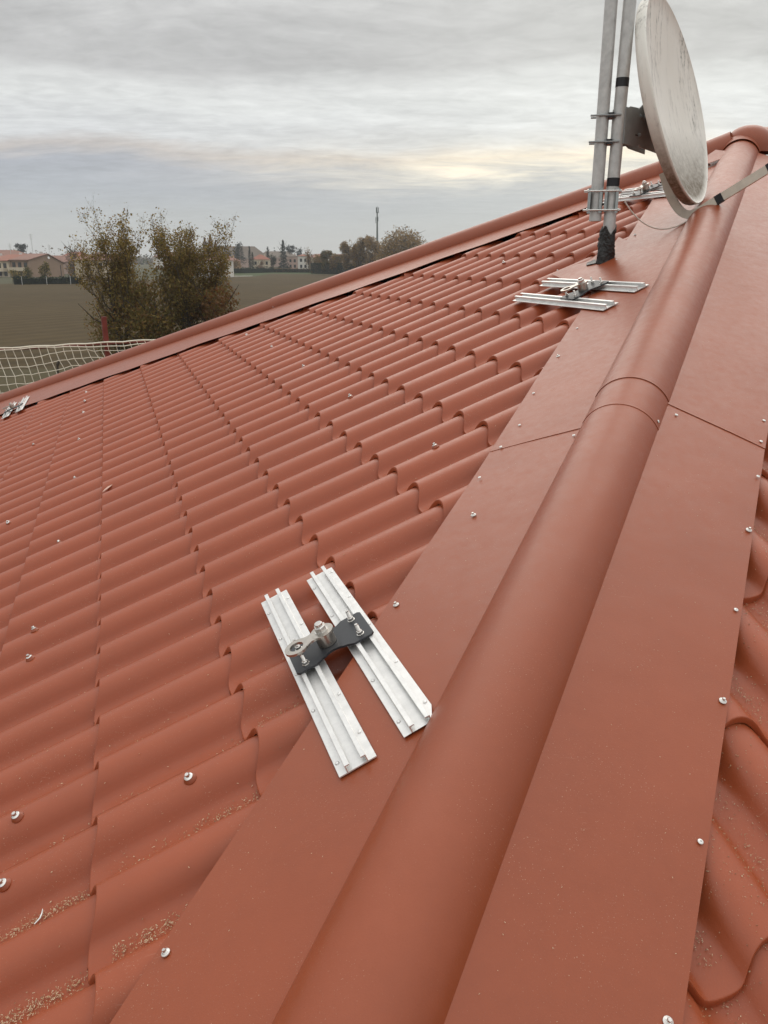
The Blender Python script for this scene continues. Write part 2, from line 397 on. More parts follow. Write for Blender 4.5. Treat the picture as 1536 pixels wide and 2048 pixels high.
def wall_piece(a, b, zt, name='wall'):
    a, b = Vector(a), Vector(b); d = (b - a); ang = math.atan2(d.y, d.x)
    MB().box(((a.x + b.x) / 2, (a.y + b.y) / 2, zt / 2), (d.length, .3, zt), Matrix.Rotation(ang, 3, 'Z')).build(name, MT_WALL, roof, smooth=0)
zt = eaveA0.z - .12; inn = UP.copy(); inn.z = 0; inn.normalize()
wall_piece(eaveA0 + inn * .5 + EV * .5, eaveA1 + inn * .5 - EV * .5, zt)
wall_piece(eaveA0 + inn * .9 + EV * .5, eaveA0 + inn * 13 + EV * .5, zt)
wall_piece(eaveA1 + inn * .9 - EV * .5, eaveA1 + inn * 13 - EV * .5, zt)
wall_piece(eaveA0 + inn * 13.2 + EV * .5, eaveA1 + inn * 13.2 - EV * .5, zt)

# ------------------------------------------------------------------ hip sheets (flat flashings) and half-round caps
def sheet(name, fn, a0, a1, k, c0a, c0b, c1, n0, n1, nv=46, nu=6, th=.0012, amp=.0016, lip=True, parent=roof):
    """strip between lines u = k v + c0 (outer edge) and u = k v + c1 (crease), v from a0 to a1"""
    mb = MB(); V = []; ph = random.random() * 10
    for i in range(nv + 1):
        f = i / nv
        for q in range(nu + 1):
            g = q / nu; v = a0 + (a1 - a0) * f; c = (c0a * (1 - f) + c0b * f) * (1 - g) + c1 * g
            # ends square to the hip: shift along the strip
            vv = v + (g - .5) * -.17 * (1 if k > 0 else -1) * 1.0
            wv = amp * (math.sin(v * 9.1 + ph) * .5 + math.sin(v * 21.7 + g * 2 + ph) * .3 + math.sin(v * 4.3 + g * 5) * .6) * (1 - g) ** 1.3
            V.append(fn(k * vv + c, vv, n0 * (1 - g) + n1 * g + wv))
    F = [(i * (nu + 1) + q, i * (nu + 1) + q + 1, (i + 1) * (nu + 1) + q + 1, (i + 1) * (nu + 1) + q) for i in range(nv) for q in range(nu)]
    if lip:      # outer edge folded down
        b = len(V)
        for i in range(nv + 1):
            f = i / nv; v = a0 + (a1 - a0) * f; c = c0a * (1 - f) + c0b * f; vv = v + .085 * (1 if k > 0 else -1)
            V.append(fn(k * vv + c - .001, vv, n0 - .0035))
        F += [(b + i, i * (nu + 1), (i + 1) * (nu + 1), b + i + 1) for i in range(nv)]
    o = mb.add(V, F).build(name, MT_SHEET, parent, smooth=40)
    md = o.modifiers.new('thick', 'SOLIDIFY'); md.thickness = th; md.offset = -1; crisp(o)
    return o
# A side of the near hip: lower and upper lengths, the upper lapping over the lower (seam beside the cap joint)
vs_ = 1.075
sheet('hip_flashing', RA, -1.9, vs_ + .06, K1, .44, .425, HIP_C + .02, .0035, .004)
sheet('hip_flashing', RA, vs_, 3.80, K1, .425, .355, HIP_C + .02, .0055, .006, nv=60)
vb_ = 1.215
sheet('hip_flashing', RB, -1.9, vb_ + .06, K1, .41, .40, HIP_C + .02, .0035, .004)
sheet('hip_flashing', RB, vb_, 3.78, K1, .40, .40, HIP_C + .02, .0055, .006, nv=60)
# far hip, the side that faces the camera: edge drifts as measured
def sheet2(v0, v1, dn):
    mb = MB(); nv, nu = 60, 4; V = []
    for i in range(nv + 1):
        v = v0 + (v1 - v0) * i / nv
        for q in range(nu + 1):
            g = q / nu; uo = EDGE2A - EDGE2B * v; uc = HIP2_C + .02 - K2 * v
            wv = (math.sin(v * 8.3) * .5 + math.sin(v * 17.3 + 1) * .5) * .003 * (1 - g)
            V.append(RA(uo + (uc - uo) * g, v, dn + wv))
    o = mb.add(V, [(i * (nu + 1) + q, (i + 1) * (nu + 1) + q, (i + 1) * (nu + 1) + q + 1, i * (nu + 1) + q + 1) for i in range(nv) for q in range(nu)]).build('hip_flashing', MT_SHEET, roof, smooth=40)
    md = o.modifiers.new('thick', 'SOLIDIFY'); md.thickness = .002; md.offset = 0; crisp(o)
sheet2(9.1, 6.24, .0030); sheet2(6.32, 3.74, .0055)
def capseg(name, mid, d, e, g, t0, t1, half, rise, th=.0014, n=22, lift0=0.0, lift1=0.0, nt=10, parent=roof, rad_extra=0.0, mt=None):
    R = (half * half + rise * rise) / (2 * rise); cz = rise - R; a = math.atan2(half, -cz) if cz < 0 else math.pi - math.atan2(half, cz)
    a = math.asin(min(1, half / R)) if rise <= R else math.pi - math.asin(half / R)
    mb = MB(); V = []
    for i in range(nt + 1):
        f = i / nt; t = t0 + (t1 - t0) * f; lf = lift0 * (1 - f) + lift1 * f
        for k in range(n + 1):
            an = -a + 2 * a * k / n; r = R + rad_extra
            V.append(mid + d * t + e * (r * math.sin(an)) + g * (cz + r * math.cos(an) + lf))
    F = [(i * (n + 1) + k, (i + 1) * (n + 1) + k, (i + 1) * (n + 1) + k + 1, i * (n + 1) + k + 1) for i in range(nt) for k in range(n)]
    o = mb.add(V, F).build(name, mt or MT_SHEET, parent, smooth=50)
    md = o.modifiers.new('thick', 'SOLIDIFY'); md.thickness = th; md.offset = -1 if (V[n + 1] - V[0]).cross(V[1] - V[0]).dot(V[0] - V[n // 2]) else 1
    md.offset = 0; crisp(o)
    return o
R1 = .0765
def batten(mid, d, t0, t1, zt, zb):
    c = mid + d * ((t0 + t1) / 2); e = V3(d.y, -d.x, 0).normalized(); g = e.cross(d); M_ = Matrix((d, -e, g)).transposed()
    MB().box(c + g * ((zt + zb) / 2), (t1 - t0, .05, zt - zb), M_).build('hip_batten', MT_DECK, roof)
batten(MID1, D1, -2.6, 5.45, .03, -.14); batten(MID2, D2, -14.6, -5.42, .03, -.14)
capseg('hip_cap', MID1, D1, E1, G1, -2.6, 1.55, HALF, R1)
capseg('hip_cap', MID1, D1, E1, G1, 1.476, 1.72, HALF, R1, rad_extra=.0014, n=30, nt=4)      # joint sleeve
capseg('hip_cap', MID1, D1, E1, G1, 1.658, 5.50, HALF, R1, rad_extra=.0034, lift0=.0004)
capseg('hip_cap', MID2, D2, E2, G2, -14.6, -9.20, .104, .1035)
capseg('hip_cap', MID2, D2, E2, G2, -9.261, -5.34, .110, .1095)
# hood where the two hips and the ridge meet
def hood():
    mb = MB()
    def arc(mid, d, e, g, t0, t1, half, rise, l0, l1, n=24):
        R = (half * half + rise * rise) / (2 * rise); a = math.asin(min(1, half / R)) if rise <= R else math.pi - math.asin(half / R)
        V = []
        for i in range(2):
            for k in range(n + 1):
                an = -a + 2 * a * k / n
                V.append(mid + d * (t1 if i else t0) + e * R * math.sin(an) + g * (rise - R + R * math.cos(an) + (l1 if i else l0)))
        mb.add(V, [(k, n + 1 + k, n + 2 + k, k + 1) for k in range(n)])
    arc(MID1, D1, E1, G1, 5.38, 5.60, .1165, .087, .004, .040)
    arc(MID2, D2, E2, G2, -5.86, -5.40, .1140, .1125, .0, .022)
    eR = V3(EVB.y, -EVB.x, 0)
    arc(PK + V3(0, 0, .056), EVB, eR, V3(0, 0, 1), .06, .34, .122, .0895, 0, 0)
    ctr = PK + EVB * .05 + V3(0, 0, -.02); V = []; n = 26
    for k in range(9):
        f = k / 8 * math.pi / 2; V += [ctr + V3(math.cos(a) * .158 * math.cos(f) ** .8, math.sin(a) * .158 * math.cos(f) ** .8, .170 * math.sin(f) ** .9) for a in (6.2832 * q / n for q in range(n))]
    mb.add(V, [(r * n + q, r * n + (q + 1) % n, (r + 1) * n + (q + 1) % n, (r + 1) * n + q) for r in range(8) for q in range(n)])
    o = mb.build('hip_hood', MT_SHEET, roof, smooth=50)
    md = o.modifiers.new('thick', 'SOLIDIFY'); md.thickness = .003; md.offset = 0; crisp(o)
hood()
eR = V3(EVB.y, -EVB.x, 0)
ra_ = (PK - P0B).dot(UPB)
quad_obj('ridge_flashing', [RB(ra_ - .27, 3.9, .012), RB(ra_ - .27, 12.5, .012), RB(ra_ - .04, 12.5, .014), RB(ra_ - .04, 3.9, .014)], MT_SHEET, roof, th=.002)
capseg('ridge_cap', PK + V3(0, 0, .05), EVB, eR, V3(0, 0, 1), .05, 9.0, .115, .088)
MB().box(PK + EVB * 4.6 + V3(0, 0, -.005) + eR * .085, (8.9, .012, .11), Matrix.Rotation(math.atan2(EVB.y, EVB.x), 3, 'Z')).build('ridge_closure', MT_SHEET, roof)
# folded laps of sheet beside the hood, and the bent patch of sheet round the pole foot
for q, (a, b, c) in enumerate([((4.22, 3.74), (4.52, 3.70), (4.44, 3.50)), ((4.30, 3.60), (4.62, 3.66), (4.58, 3.42))]):
    quad_obj('sheet_lap', [RA(a[0], a[1], .02 + .012 * q), RA(b[0], b[1], .05 + .01 * q), RA(c[0], c[1], .018 + .012 * q)], MT_SHEET, roof, th=.002)
def patch():
    mb = MB(); n = 14; V = []
    A, B, C, D = (2.845, 2.80), (3.30, 2.86), (3.14, 2.33), (2.70, 2.20)
    for i in range(n + 1):
        for k in range(n + 1):
            f, g = i / n, k / n
            u = (A[0] * (1 - f) + B[0] * f) * (1 - g) + (D[0] * (1 - f) + C[0] * f) * g
            v = (A[1] * (1 - f) + B[1] * f) * (1 - g) + (D[1] * (1 - f) + C[1] * f) * g - .10 * math.sin(f * math.pi) * (1 - g) ** 2
            dn = .0015 + .0085 * (1 - g) ** .5 + .010 * (1 - g) ** 3 * math.sin(f * 7.5 + .4) ** 2
            V.append(RA(u, v, dn))
    o = mb.add(V, [(i * (n + 1) + k, i * (n + 1) + k + 1, (i + 1) * (n + 1) + k + 1, (i + 1) * (n + 1) + k) for i in range(n) for k in range(n)]).build('patch_sheet', MT_SHEET, roof, smooth=40)
    md = o.modifiers.new('thick', 'SOLIDIFY'); md.thickness = .002; md.offset = 0; crisp(o)
patch()

# ------------------------------------------------------------------ screws and rivets of the roof
def hexprof(mb, r, z0, z1, mi, o=(0, 0, 0)):
    mb.lathe([(0.0001, z0), (r, z0), (r, z1 - r * .18), (r * .86, z1)], o, None, 6, mi)
sm = MB(); sm.lathe([(.0145, -.006), (.0150, -.001), (.0125, .003), (.0085, .0065)], n=16, mi=0)
sm.lathe([(.0094, .0066), (.0098, .0078), (.0060, .0100)], n=16, mi=1); hexprof(sm, .0052, .0095, .0165, 1)
SCREW = sm.mesh('saddle_screw', [MT_SHEET, MT_BOLT], 35)
sm = MB(); sm.lathe([(.0105, -.001), (.0108, .0014), (.0088, .0030)], n=18, mi=0); sm.lathe([(.0075, .003), (.0076, .0042), (.006, .0055)], n=16, mi=1); hexprof(sm, .0048, .0050, .0112, 1)
SCREW_FLAT = sm.mesh('washer_screw', [MT_WHITE, MT_BOLT], 35)
sm = MB(); sm.lathe([(.0078, -.0005), (.0080, .0010), (.0062, .0026), (.0030, .0031)], n=16, mi=0); sm.lathe([(.0019, .0029), (.0018, .0033)], n=8, mi=1)
RIVET = sm.mesh('blind_rivet', [MT_WHITE, MT_TAPE], 50)
def seat(name, me, fn, u, v, n, x, y, z, tilt=0.0, axis=None):
    R = Matrix((x, y, z)).transposed().to_4x4() @ Matrix.Rotation(random.random() * 6.28, 4, 'Z')
    if tilt: R = Matrix.Rotation(tilt, 4, axis) @ R
    R.translation = fn(u, v, n); k_ = {'saddle_screw': .95, 'washer_screw': .68, 'blind_rivet': .60}[me.name.split('.')[0]]
    return obj(name, me, roof, R @ Matrix.Scale(k_, 4))
def crest(u, v):
    """height and sideways slope of the tile surface at u, v"""
    js = [(abs(vcol(j) * PV - v), j) for j in range(-6, 46)]; j = min(js)[1]; t = (v - vcol(j) * PV) / PV
    t = max(-.5, min(.5, t)); at = abs(t)
    for (ta, za), (tb, zb) in zip(PROF, PROF[1:]):
        if ta <= at <= tb: z = za + (zb - za) * (at - ta) / (tb - ta); sl = (zb - za) / (tb - ta) * HT / PV * (1 if t > 0 else -1); break
    fu = (u / S) % 1.0
    return (z - 1) * HT - ST * fu, sl
SCREWS = [(.153, .619), (.544, .422), (.146, .416), (.112, 1.423), (.109, 1.635), (.139, 2.522), (.167, 3.622), (.157, 4.703), (1.558, 1.438), (1.562, 2.492), (1.599, 3.635), (1.614, 4.702), (3.031, 3.728), (.16, 5.75), (.16, 6.80), (1.60, 5.75), (-.18, 3.3), (-.2, 5.2), (-.22, 6.1), (2.96, 2.95), (.17, 6.2)]
for u, v in SCREWS:
    # snap to the near shoulder of the crest it goes through
    z_, sl = crest(u, v); z_ = max(z_, -ST - .012); sl = max(-.5, min(.5, sl))
    seat('roof_screw', SCREW, RA, u, v, z_ + .002, UP, EV, NA, math.atan(-sl) * -1, UP)
for u, v in [(.469, .007), (1.102, .607), (1.419, .826), (2.181, 1.645), (3.354, 2.796), (-.30, -.70)]: seat('roof_screw', SCREW_FLAT, RA, u, v, .0075, UP, EV, NA)
for u, v in [(1.453, .992), (1.023, .579), (.582, .145), (2.6, 2.03), (.1, -.31)]: seat('roof_screw', SCREW_FLAT, RB, u, v, .0075, UPB, -EVB, NB)
for u, v in [(1.532, 1.018), (1.783, 1.228), (1.946, 1.422), (1.669, 1.143), (1.826, .969), (2.388, 1.839), (3.04, 2.511)]: seat('rivet', RIVET, RA, u, v, .0082, UP, EV, NA)
for u, v in [(1.949, 1.124), (1.886, 1.402), (1.789, 1.31), (1.642, 1.177), (1.225, .771), (.79, .353), (2.2, 1.70), (4.62, 3.60)]: seat('rivet', RIVET, RB, u, v, .0085, UPB, -EVB, NB)
for mid, d, e, g, t, an, R_ in [(MID1, D1, E1, G1, 1.50, 1.05, .119), (MID2, D2, E2, G2, -12.9, -1.0, .117), (MID2, D2, E2, G2, -9.22, -1.1, .121)]:
    nrm = e * math.sin(an) + g * math.cos(an); c = mid + d * t + e * R_ * math.sin(an) + g * (R1 - .115 + R_ * math.cos(an))
    y = nrm.cross(d); M_ = Matrix((d, y, nrm)).transposed().to_4x4(); M_.translation = c; obj('rivet', RIVET, roof, M_ @ Matrix.Scale(.6, 4))

# ================================================================== fall-arrest anchors bolted on the roof
def rail_mesh(L, cut=False):
    hw, wx, hgt, lip, t = .0382, .0190, .0178, .0075, .0025
    # profile across x, z (closed, counter-clockwise seen from -y)
    P = [(-hw, 0), (hw, 0), (hw, t), (wx + t, t), (wx + t, hgt), (wx - lip, hgt), (wx - lip, hgt - t), (wx, hgt - t), (wx, t),
         (-wx, t), (-wx, hgt - t), (-wx + lip, hgt - t), (-wx + lip, hgt), (-wx - t, hgt), (-wx - t, t), (-hw, t)]
    mb = MB(); n = len(P); mb.v = [(x, -L / 2, z) for x, z in P] + [(x, L / 2, z) for x, z in P]
    if cut: mb.v[1] = (hw, -L / 2 + .045, 0); mb.v[2] = (hw, -L / 2 + .045, t)
    mb.f = [(i, (i + 1) % n, (i + 1) % n + n, i + n) for i in range(n)] + [tuple(reversed(range(n))), tuple(range(n, 2 * n))]; mb.mi = [0] * len(mb.f)
    bm = bmesh.new(); me0 = mb.mesh('rail', MT_ALU, 0); bm.from_mesh(me0); bmesh.ops.recalc_face_normals(bm, faces=bm.faces)
    bmesh.ops.bevel(bm, geom=[e for e in bm.edges if abs(e.verts[0].co.y - e.verts[1].co.y) > .3], offset=.0006, segments=1, affect='EDGES')
    bm.to_mesh(me0); bm.free(); return me0
RAIL, RAIL_CUT = rail_mesh(.80), rail_mesh(.785, True)
sm = MB(); sm.lathe([(.0042, -.0002), (.0044, .0008), (.0034, .0020), (.0012, .0023)], n=12); RAIL_RIVET = sm.mesh('rail_rivet', MT_ALU, 60)
def plate_mesh():
    hx, hy, nd, th = .0950, .0580, .020, .005; pts = []
    pts += [(-hx, -hy + .006), (-hx + .006, -hy)]
    pts += [(-.046, -hy)]
    for k in range(9):                                  # scooped near edge
        a = math.pi * k / 8; pts.append((-.024 * math.cos(a) - .000, -hy + nd * (.35 + .65 * math.sin(a))) if 0 < k < 8 else (-.030 * math.cos(a), -hy + .010))
    pts += [(.046, -hy), (hx - .006, -hy), (hx, -hy + .006), (hx, hy - .006), (hx - .006, hy), (.046, hy)]
    for k in range(9):
        a = math.pi * k / 8; pts.append((.024 * math.cos(a), hy - nd * (.35 + .65 * math.sin(a))) if 0 < k < 8 else (.030 * math.cos(a), hy - .010))
    pts += [(-.046, hy), (-hx + .006, hy), (-hx, hy - .006)]
    return MB().prism(pts, 0, th).mesh('anchor_plate', MT_PLATE, 30)
PLATE = plate_mesh()
def bolt_mesh(r, hb, hn, rn, rw):
    b = MB(); b.lathe([(rw * .6, 0), (rw, 0), (rw, .0018), (rw * .9, .0022)], n=20); b.lathe([(.0001, .0022), (rn, .0022), (rn, .0022 + hn * .85), (rn * .84, .0022 + hn)], n=6)
    prof = [(r, .002 + hn)]; z = .002 + hn + .001
    while z < hb - .002: prof += [(r, z), (r * .84, z + .0008)]; z += .0016
    prof += [(r * .9, hb)]; b.lathe(prof, n=12); return b.mesh('stud_bolt', MT_BOLT, 40)
STUD = bolt_mesh(.0043, .0275, .0068, .0076, .0088)
def link_mesh(L, th=.006):
    b = MB(); n = 28
    def ring(cx, ri, ro, z0, z1):
        V = []
        for r, z in ((ri, z0), (ro, z0), (ro, z1), (ri, z1)):
            V += [(cx + r * math.cos(2 * math.pi * k / n), r * math.sin(2 * math.pi * k / n), z) for k in range(n)]
        F = [(q * n + k, q * n + (k + 1) % n, ((q + 1) % 4) * n + (k + 1) % n, ((q + 1) % 4) * n + k) for q in range(4) for k in range(n)]
        b.add(V, F)
    ring(L, .0165, .0285, 0, th); ring(0, .004, .0270, 0, th)
    N_ = 8; A = []; 
    for k in range(N_ + 1):
        f = k / N_; x = .014 + (L - .014 - .019) * f; wv = .0150 + .0085 * (2 * f - 1) ** 2; A.append((x, wv))
    b.prism([(x, -y) for x, y in A] + [(x, y) for x, y in reversed(A)], .0004, th - .0004)
    return b.mesh('anchor_link', MT_STEEL, 35)
LINK = link_mesh(.066)
b = MB(); b.lathe([(.018, 0), (.022, .001), (.022, .027), (.0205, .028)], n=28); SPACER = b.mesh('spacer', MT_STEEL, 35)
b = MB(); b.lathe([(.010, 0), (.0160, 0), (.0160, .002)], n=24); b.lathe([(.0001, .002), (.0145, .002), (.0145, .0125), (.0125, .0145)], n=6); b.lathe([(.0095, .014), (.0092, .0205), (.0080, .0215)], n=20); TOPNUT = b.mesh('eye_bolt_nut', MT_BOLT, 35)
def anchor(label, u, v, link_deg, r1=(-.0665, 0.0, RAIL), r2=(.0665, 0.0, RAIL_CUT), plate_v=0.0, dn=.0075, first=False):
    root = empty('roof_anchor', label=label, cat='roof anchor', group='fall arrest anchors bolted on the roof', mw=frame(RA(u, v, dn), UP, EV, NA))
    for x, y, me in (r1, r2):
        r_ = obj('rail', me, root, Matrix.Translation((x, y, 0)))
        for k in range(5):
            for sx in (-1, 1):
                obj('rivet', RAIL_RIVET, r_, Matrix.Translation((sx * .0310, -.34 + .17 * k + random.uniform(-.012, .012) + sx * .015, .0028)))
    Zp = .0180; px_ = 0.0
    obj('anchor_plate', PLATE, root, Matrix.Translation((0, plate_v, Zp)))
    for sx in (-.068, .068):
        for sy in (-.037, .037):
            obj('bolt', STUD, root, Matrix.Translation((sx, plate_v + sy, Zp + .005)) @ Matrix.Rotation(random.random() * 3, 4, 'Z'))
    obj('spacer', SPACER, root, Matrix.Translation((-.004, plate_v, Zp + .005)))
    obj('anchor_link', LINK, root, Matrix.Translation((-.004, plate_v, Zp + .0332)) @ Matrix.Rotation(math.radians(link_deg), 4, 'Z'))
    obj('nut', TOPNUT, root, Matrix.Translation((-.004, plate_v, Zp + .0392)) @ Matrix.Rotation(.4, 4, 'Z'))
    return root
anchor('nearest aluminium roof anchor, lying in the foreground across the tiles and the flat hip sheet', .924, .566, 188, (-.0665, -.006, RAIL), (.0685, -.008, RAIL_CUT))
anchor('aluminium roof anchor beside the black sealed foot of the antenna pole', 2.665, 2.290, 160, (-.0870, -.010, RAIL), (.0870, .02, RAIL), -.085, .010)
anchor('aluminium roof anchor partly hidden behind the dish and the poles', 4.03, 3.56, 200, (-.0665, 0, RAIL), (.0685, 0, RAIL), .04, .012)
anchor('small far aluminium roof anchor on the lower left hip beside the net', -.60, 7.78, 170, (-.0700, 0, RAIL), (.0700, 0, RAIL), -.15, .010)

# ================================================================== antenna poles, clamp, dish
M0 = RA(3.030, 2.590, 0)
LEAN = V3(.013, .004, 1).normalized()
def pole_pt(z): return V3(M0.x, M0.y, 0) + LEAN * ((z + H - M0.z) / LEAN.z) + V3(0, 0, M0.z)
pole = empty('antenna_pole', M0, 'galvanised antenna pole rising from a black sealed foot on the roof', 'pole', 'galvanised antenna poles')
iM = Matrix.Translation(-M0)
PR = .0292
def pl(mb, name, mt, parent=pole, smooth=35):
    mb.v = [tuple(Vector(p) - M0) for p in mb.v]; return mb.build(name, mt, parent, smooth=smooth)
pl(MB().tube([pole_pt(-.12), pole_pt(.6), pole_pt(1.25), pole_pt(2.1)], PR, 28), 'pole_tube', MT_GALV)
for z in (.345, .775): pl(MB().tube([pole_pt(z - .019), pole_pt(z + .019)], PR + .0012, 28), 'tape_band', MT_TAPE)
mb = MB(); nz, na = 22, 30
for i in range(nz + 1):
    for k in range(na):
        f = i / nz; an = 2 * math.pi * k / na
        r = PR + .006 + .012 * (1 - f) + .016 * max(0, 1 - f * 7) ** 2 + .006 * math.sin(an * 3 + f * 7) * (1 - f * .4) + random.uniform(-.0035, .0035)
        zt_ = .205 + .016 * math.sin(an * 2 + 1) + .012 * math.sin(an * 5)
        p = pole_pt(-.075 + f * zt_ + 0.0); mb.v.append(tuple(p + V3(math.cos(an) * r - .010 * (1 - f), math.sin(an) * r, 0)))
mb.f = [(i * na + k, i * na + (k + 1) % na, (i + 1) * na + (k + 1) % na, (i + 1) * na + k) for i in range(nz) for k in range(na)] + [tuple(nz * na + k for k in range(na))]; mb.mi = [0] * len(mb.f)
pl(mb, 'bitumen_seal', MT_TAR, smooth=70)
# loose bitumen tongue on the sheet
quad_obj('bitumen_flap', [RA(2.985, 2.60, .016) - M0, RA(3.02, 2.66, .020) - M0, RA(2.985, 2.69, .014) - M0, RA(2.955, 2.645, .016) - M0], MT_TAR, pole, .004)
OFF0 = V3(-.0650, .0150, 0)
def pole2_pt(z): return pole_pt(z) + OFF0 * (1.0 + .20 * z)
pole2 = empty('antenna_pole', pole2_pt(.17), 'shorter galvanised pole clamped beside the footed one, its open end hanging above the tiles', 'pole', 'galvanised antenna poles')
mb = MB(); mb.tube([pole2_pt(.165), pole2_pt(1.0), pole2_pt(2.1)], PR, 28, caps=False); b0_ = pole2_pt(.165)
n_ = 28; inner = MB().tube([pole2_pt(.165), pole2_pt(.30)], PR - .003, 28, caps=False)
mb.add(inner.v, [tuple(reversed(f)) for f in inner.f]); mb.f += [(k, (k + 1) % 28, 84 + (k + 1) % 28, 84 + k) for k in range(28)]; mb.mi = [0] * len(mb.f)
mb.v = [tuple(Vector(p) - b0_) for p in mb.v]
mb.mi = [0] * len(mb.f); mb.build('pole_tube', MT_GALV, pole2)
# double pole clamp
VW = (V3(M0.x, M0.y, 0)).normalized(); RT = V3(VW.y, -VW.x, 0)
cl0 = (pole_pt(.262) + pole2_pt(.262)) / 2
clamp = empty('pole_clamp', cl0, 'zinc double clamp of bolted plates holding the two poles together', 'pole clamp')
fr = Matrix((RT, VW, V3(0, 0, 1))).transposed()
def clb(name, c, sz, mt=MT_GALV2): MB().box(fr @ Vector(c), sz, fr).build(name, mt, clamp)
for x in (-.070, -.016, .008, .060):
    for y in (-.034, .034): clb('clamp_bar', (x, y, 0), (.013, .010, .112 if x != .008 else .098))
    clb('clamp_plate', (x, 0, 0), (.004, .062, .092))
for x0, x1 in ((-.066, -.006), (.014, .064)):
    for z in (-.045, .045): pass
for y in (-.038, .038):
    for z in (-.043, .043):
        b = MB().tube([fr @ V3(-.096, y, z), fr @ V3(.080, y, z)], .0040, 10)
        for x in (-.076, .070): b.tube([fr @ V3(x - .004, y, z), fr @ V3(x + .004, y, z)], .0085, 6)
        b.build('clamp_bolt', MT_BOLT, clamp)


# the dish
DC = V3(1.4396, 4.3731, .7328 + H); ND = V3(.7876, -.5487, .2806).normalized(); HX = V3(.5716, .8205, 0).normalized(); VX = ND.cross(HX)
dishM = Matrix((HX, VX, ND)).transposed().to_4x4(); dishM.translation = DC
dish = empty('satellite_dish', label='large weathered off white satellite dish with black mildew streaks mounted on the poles', cat='satellite dish', mw=dishM)
def dish_mat():
    M = bpy.data.materials.new('weathered_dish_paint'); M.use_nodes = True; t = M.node_tree; nn = t.nodes.new; lk = t.links.new; b = t.nodes['Principled BSDF']
    tcn = nn('ShaderNodeTexCoord'); o_ = tcn.outputs['Object']
    def nz_(sc, st, det=5, ro=.6, loc=(0, 0, 0)):
        mp = nn('ShaderNodeMapping'); mp.inputs['Scale'].default_value = st; mp.inputs['Location'].default_value = loc; lk(o_, mp.inputs[0])
        n = nn('ShaderNodeTexNoise'); n.inputs['Scale'].default_value = sc; n.inputs['Detail'].default_value = det; n.inputs['Roughness'].default_value = ro; lk(mp.outputs[0], n.inputs['Vector']); return n.outputs['Fac']
    def mr(v, a, c, x, y):
        r = nn('ShaderNodeMapRange'); r.inputs[1].default_value = a; r.inputs[2].default_value = c; r.inputs[3].default_value = x; r.inputs[4].default_value = y; lk(v, r.inputs[0]); return r.outputs[0]
    def mx_(f, a, c):
        m_ = nn('ShaderNodeMix'); m_.data_type = 'RGBA'; lk(f, m_.inputs[0])
        for v, i in ((a, 6), (c, 7)):
            if isinstance(v, tuple): m_.inputs[i].default_value = (*v, 1)
            else: lk(v, m_.inputs[i])
        return m_.outputs[2]
    def mt_(op, a, c):
        m_ = nn('ShaderNodeMath'); m_.operation = op
        for v, i in ((a, 0), (c, 1)):
            if isinstance(v, float): m_.inputs[i].default_value = v
            else: lk(v, m_.inputs[i])
        return m_.outputs[0]
    c = mx_(mr(nz_(4, (1, .5, 1)), .3, .7, 0, 1), (.80, .77, .70), (.86, .84, .78))
    st = mr(nz_(30, (1.0, .15, 1.0), 6, .75), .50, .64, 0, .95); pat = mr(nz_(6, (1, .35, 1), 4, .6, (3, 1, 0)), .40, .58, .12, 1)
    sp = mr(nz_(70, (1, .5, 1), 3, .7), .44, .60, 0, 1)
    c = mx_(mt_('MULTIPLY', mt_('MULTIPLY', st, pat), mt_('MAXIMUM', sp, .35)), c, (.10, .09, .075))
    # grime collects on the lower rim
    sep_ = nn('ShaderNodeSeparateXYZ'); lk(o_, sep_.inputs[0])
    low = mr(sep_.outputs[1], -.10, -.40, 0, 1); rim = mr(sep_.outputs[2], .0, -.010, 0, 1)
    gr = mt_('MULTIPLY', mt_('MULTIPLY', low, rim), mr(nz_(40, (1, 1, 1), 5, .7), .25, .6, .55, 1))
    c = mx_(gr, c, (.15, .115, .075))
    lk(c, b.inputs['Base Color']); b.inputs['Roughness'].default_value = .55; b.inputs['Specular IOR Level'].default_value = .35
    return M
MT_DISH = dish_mat()
def dish_mesh():
    A, B = .4239, .4919; mb = MB(); n = 84; prof = []
    for k in range(9): r = k / 8 * .985 + .001; prof.append((r, -.072 * (1 - r * r)))
    prof += [(.992, .001), (1.0, .003), (1.006, .001), (1.008, -.006), (1.003, -.035), (.985, -.052)]
    for k in range(7, -1, -1): r = k / 8 * .97 + .001; prof.append((r, -.052 - .068 * (1 - r * r)))
    for r, z in prof: mb.v += [(A * r * math.cos(2 * math.pi * k / n), B * r * math.sin(2 * math.pi * k / n), z) for k in range(n)]
    for i in range(len(prof) - 1): mb.f += [(i * n + k, i * n + (k + 1) % n, (i + 1) * n + (k + 1) % n, (i + 1) * n + k) for k in range(n)]
    mb.mi = [0] * len(mb.f); return mb
dish_mesh().build('reflector', MT_DISH, dish, smooth=60)
iD = dishM.inverted()
def dl(P): return iD @ Vector(P)
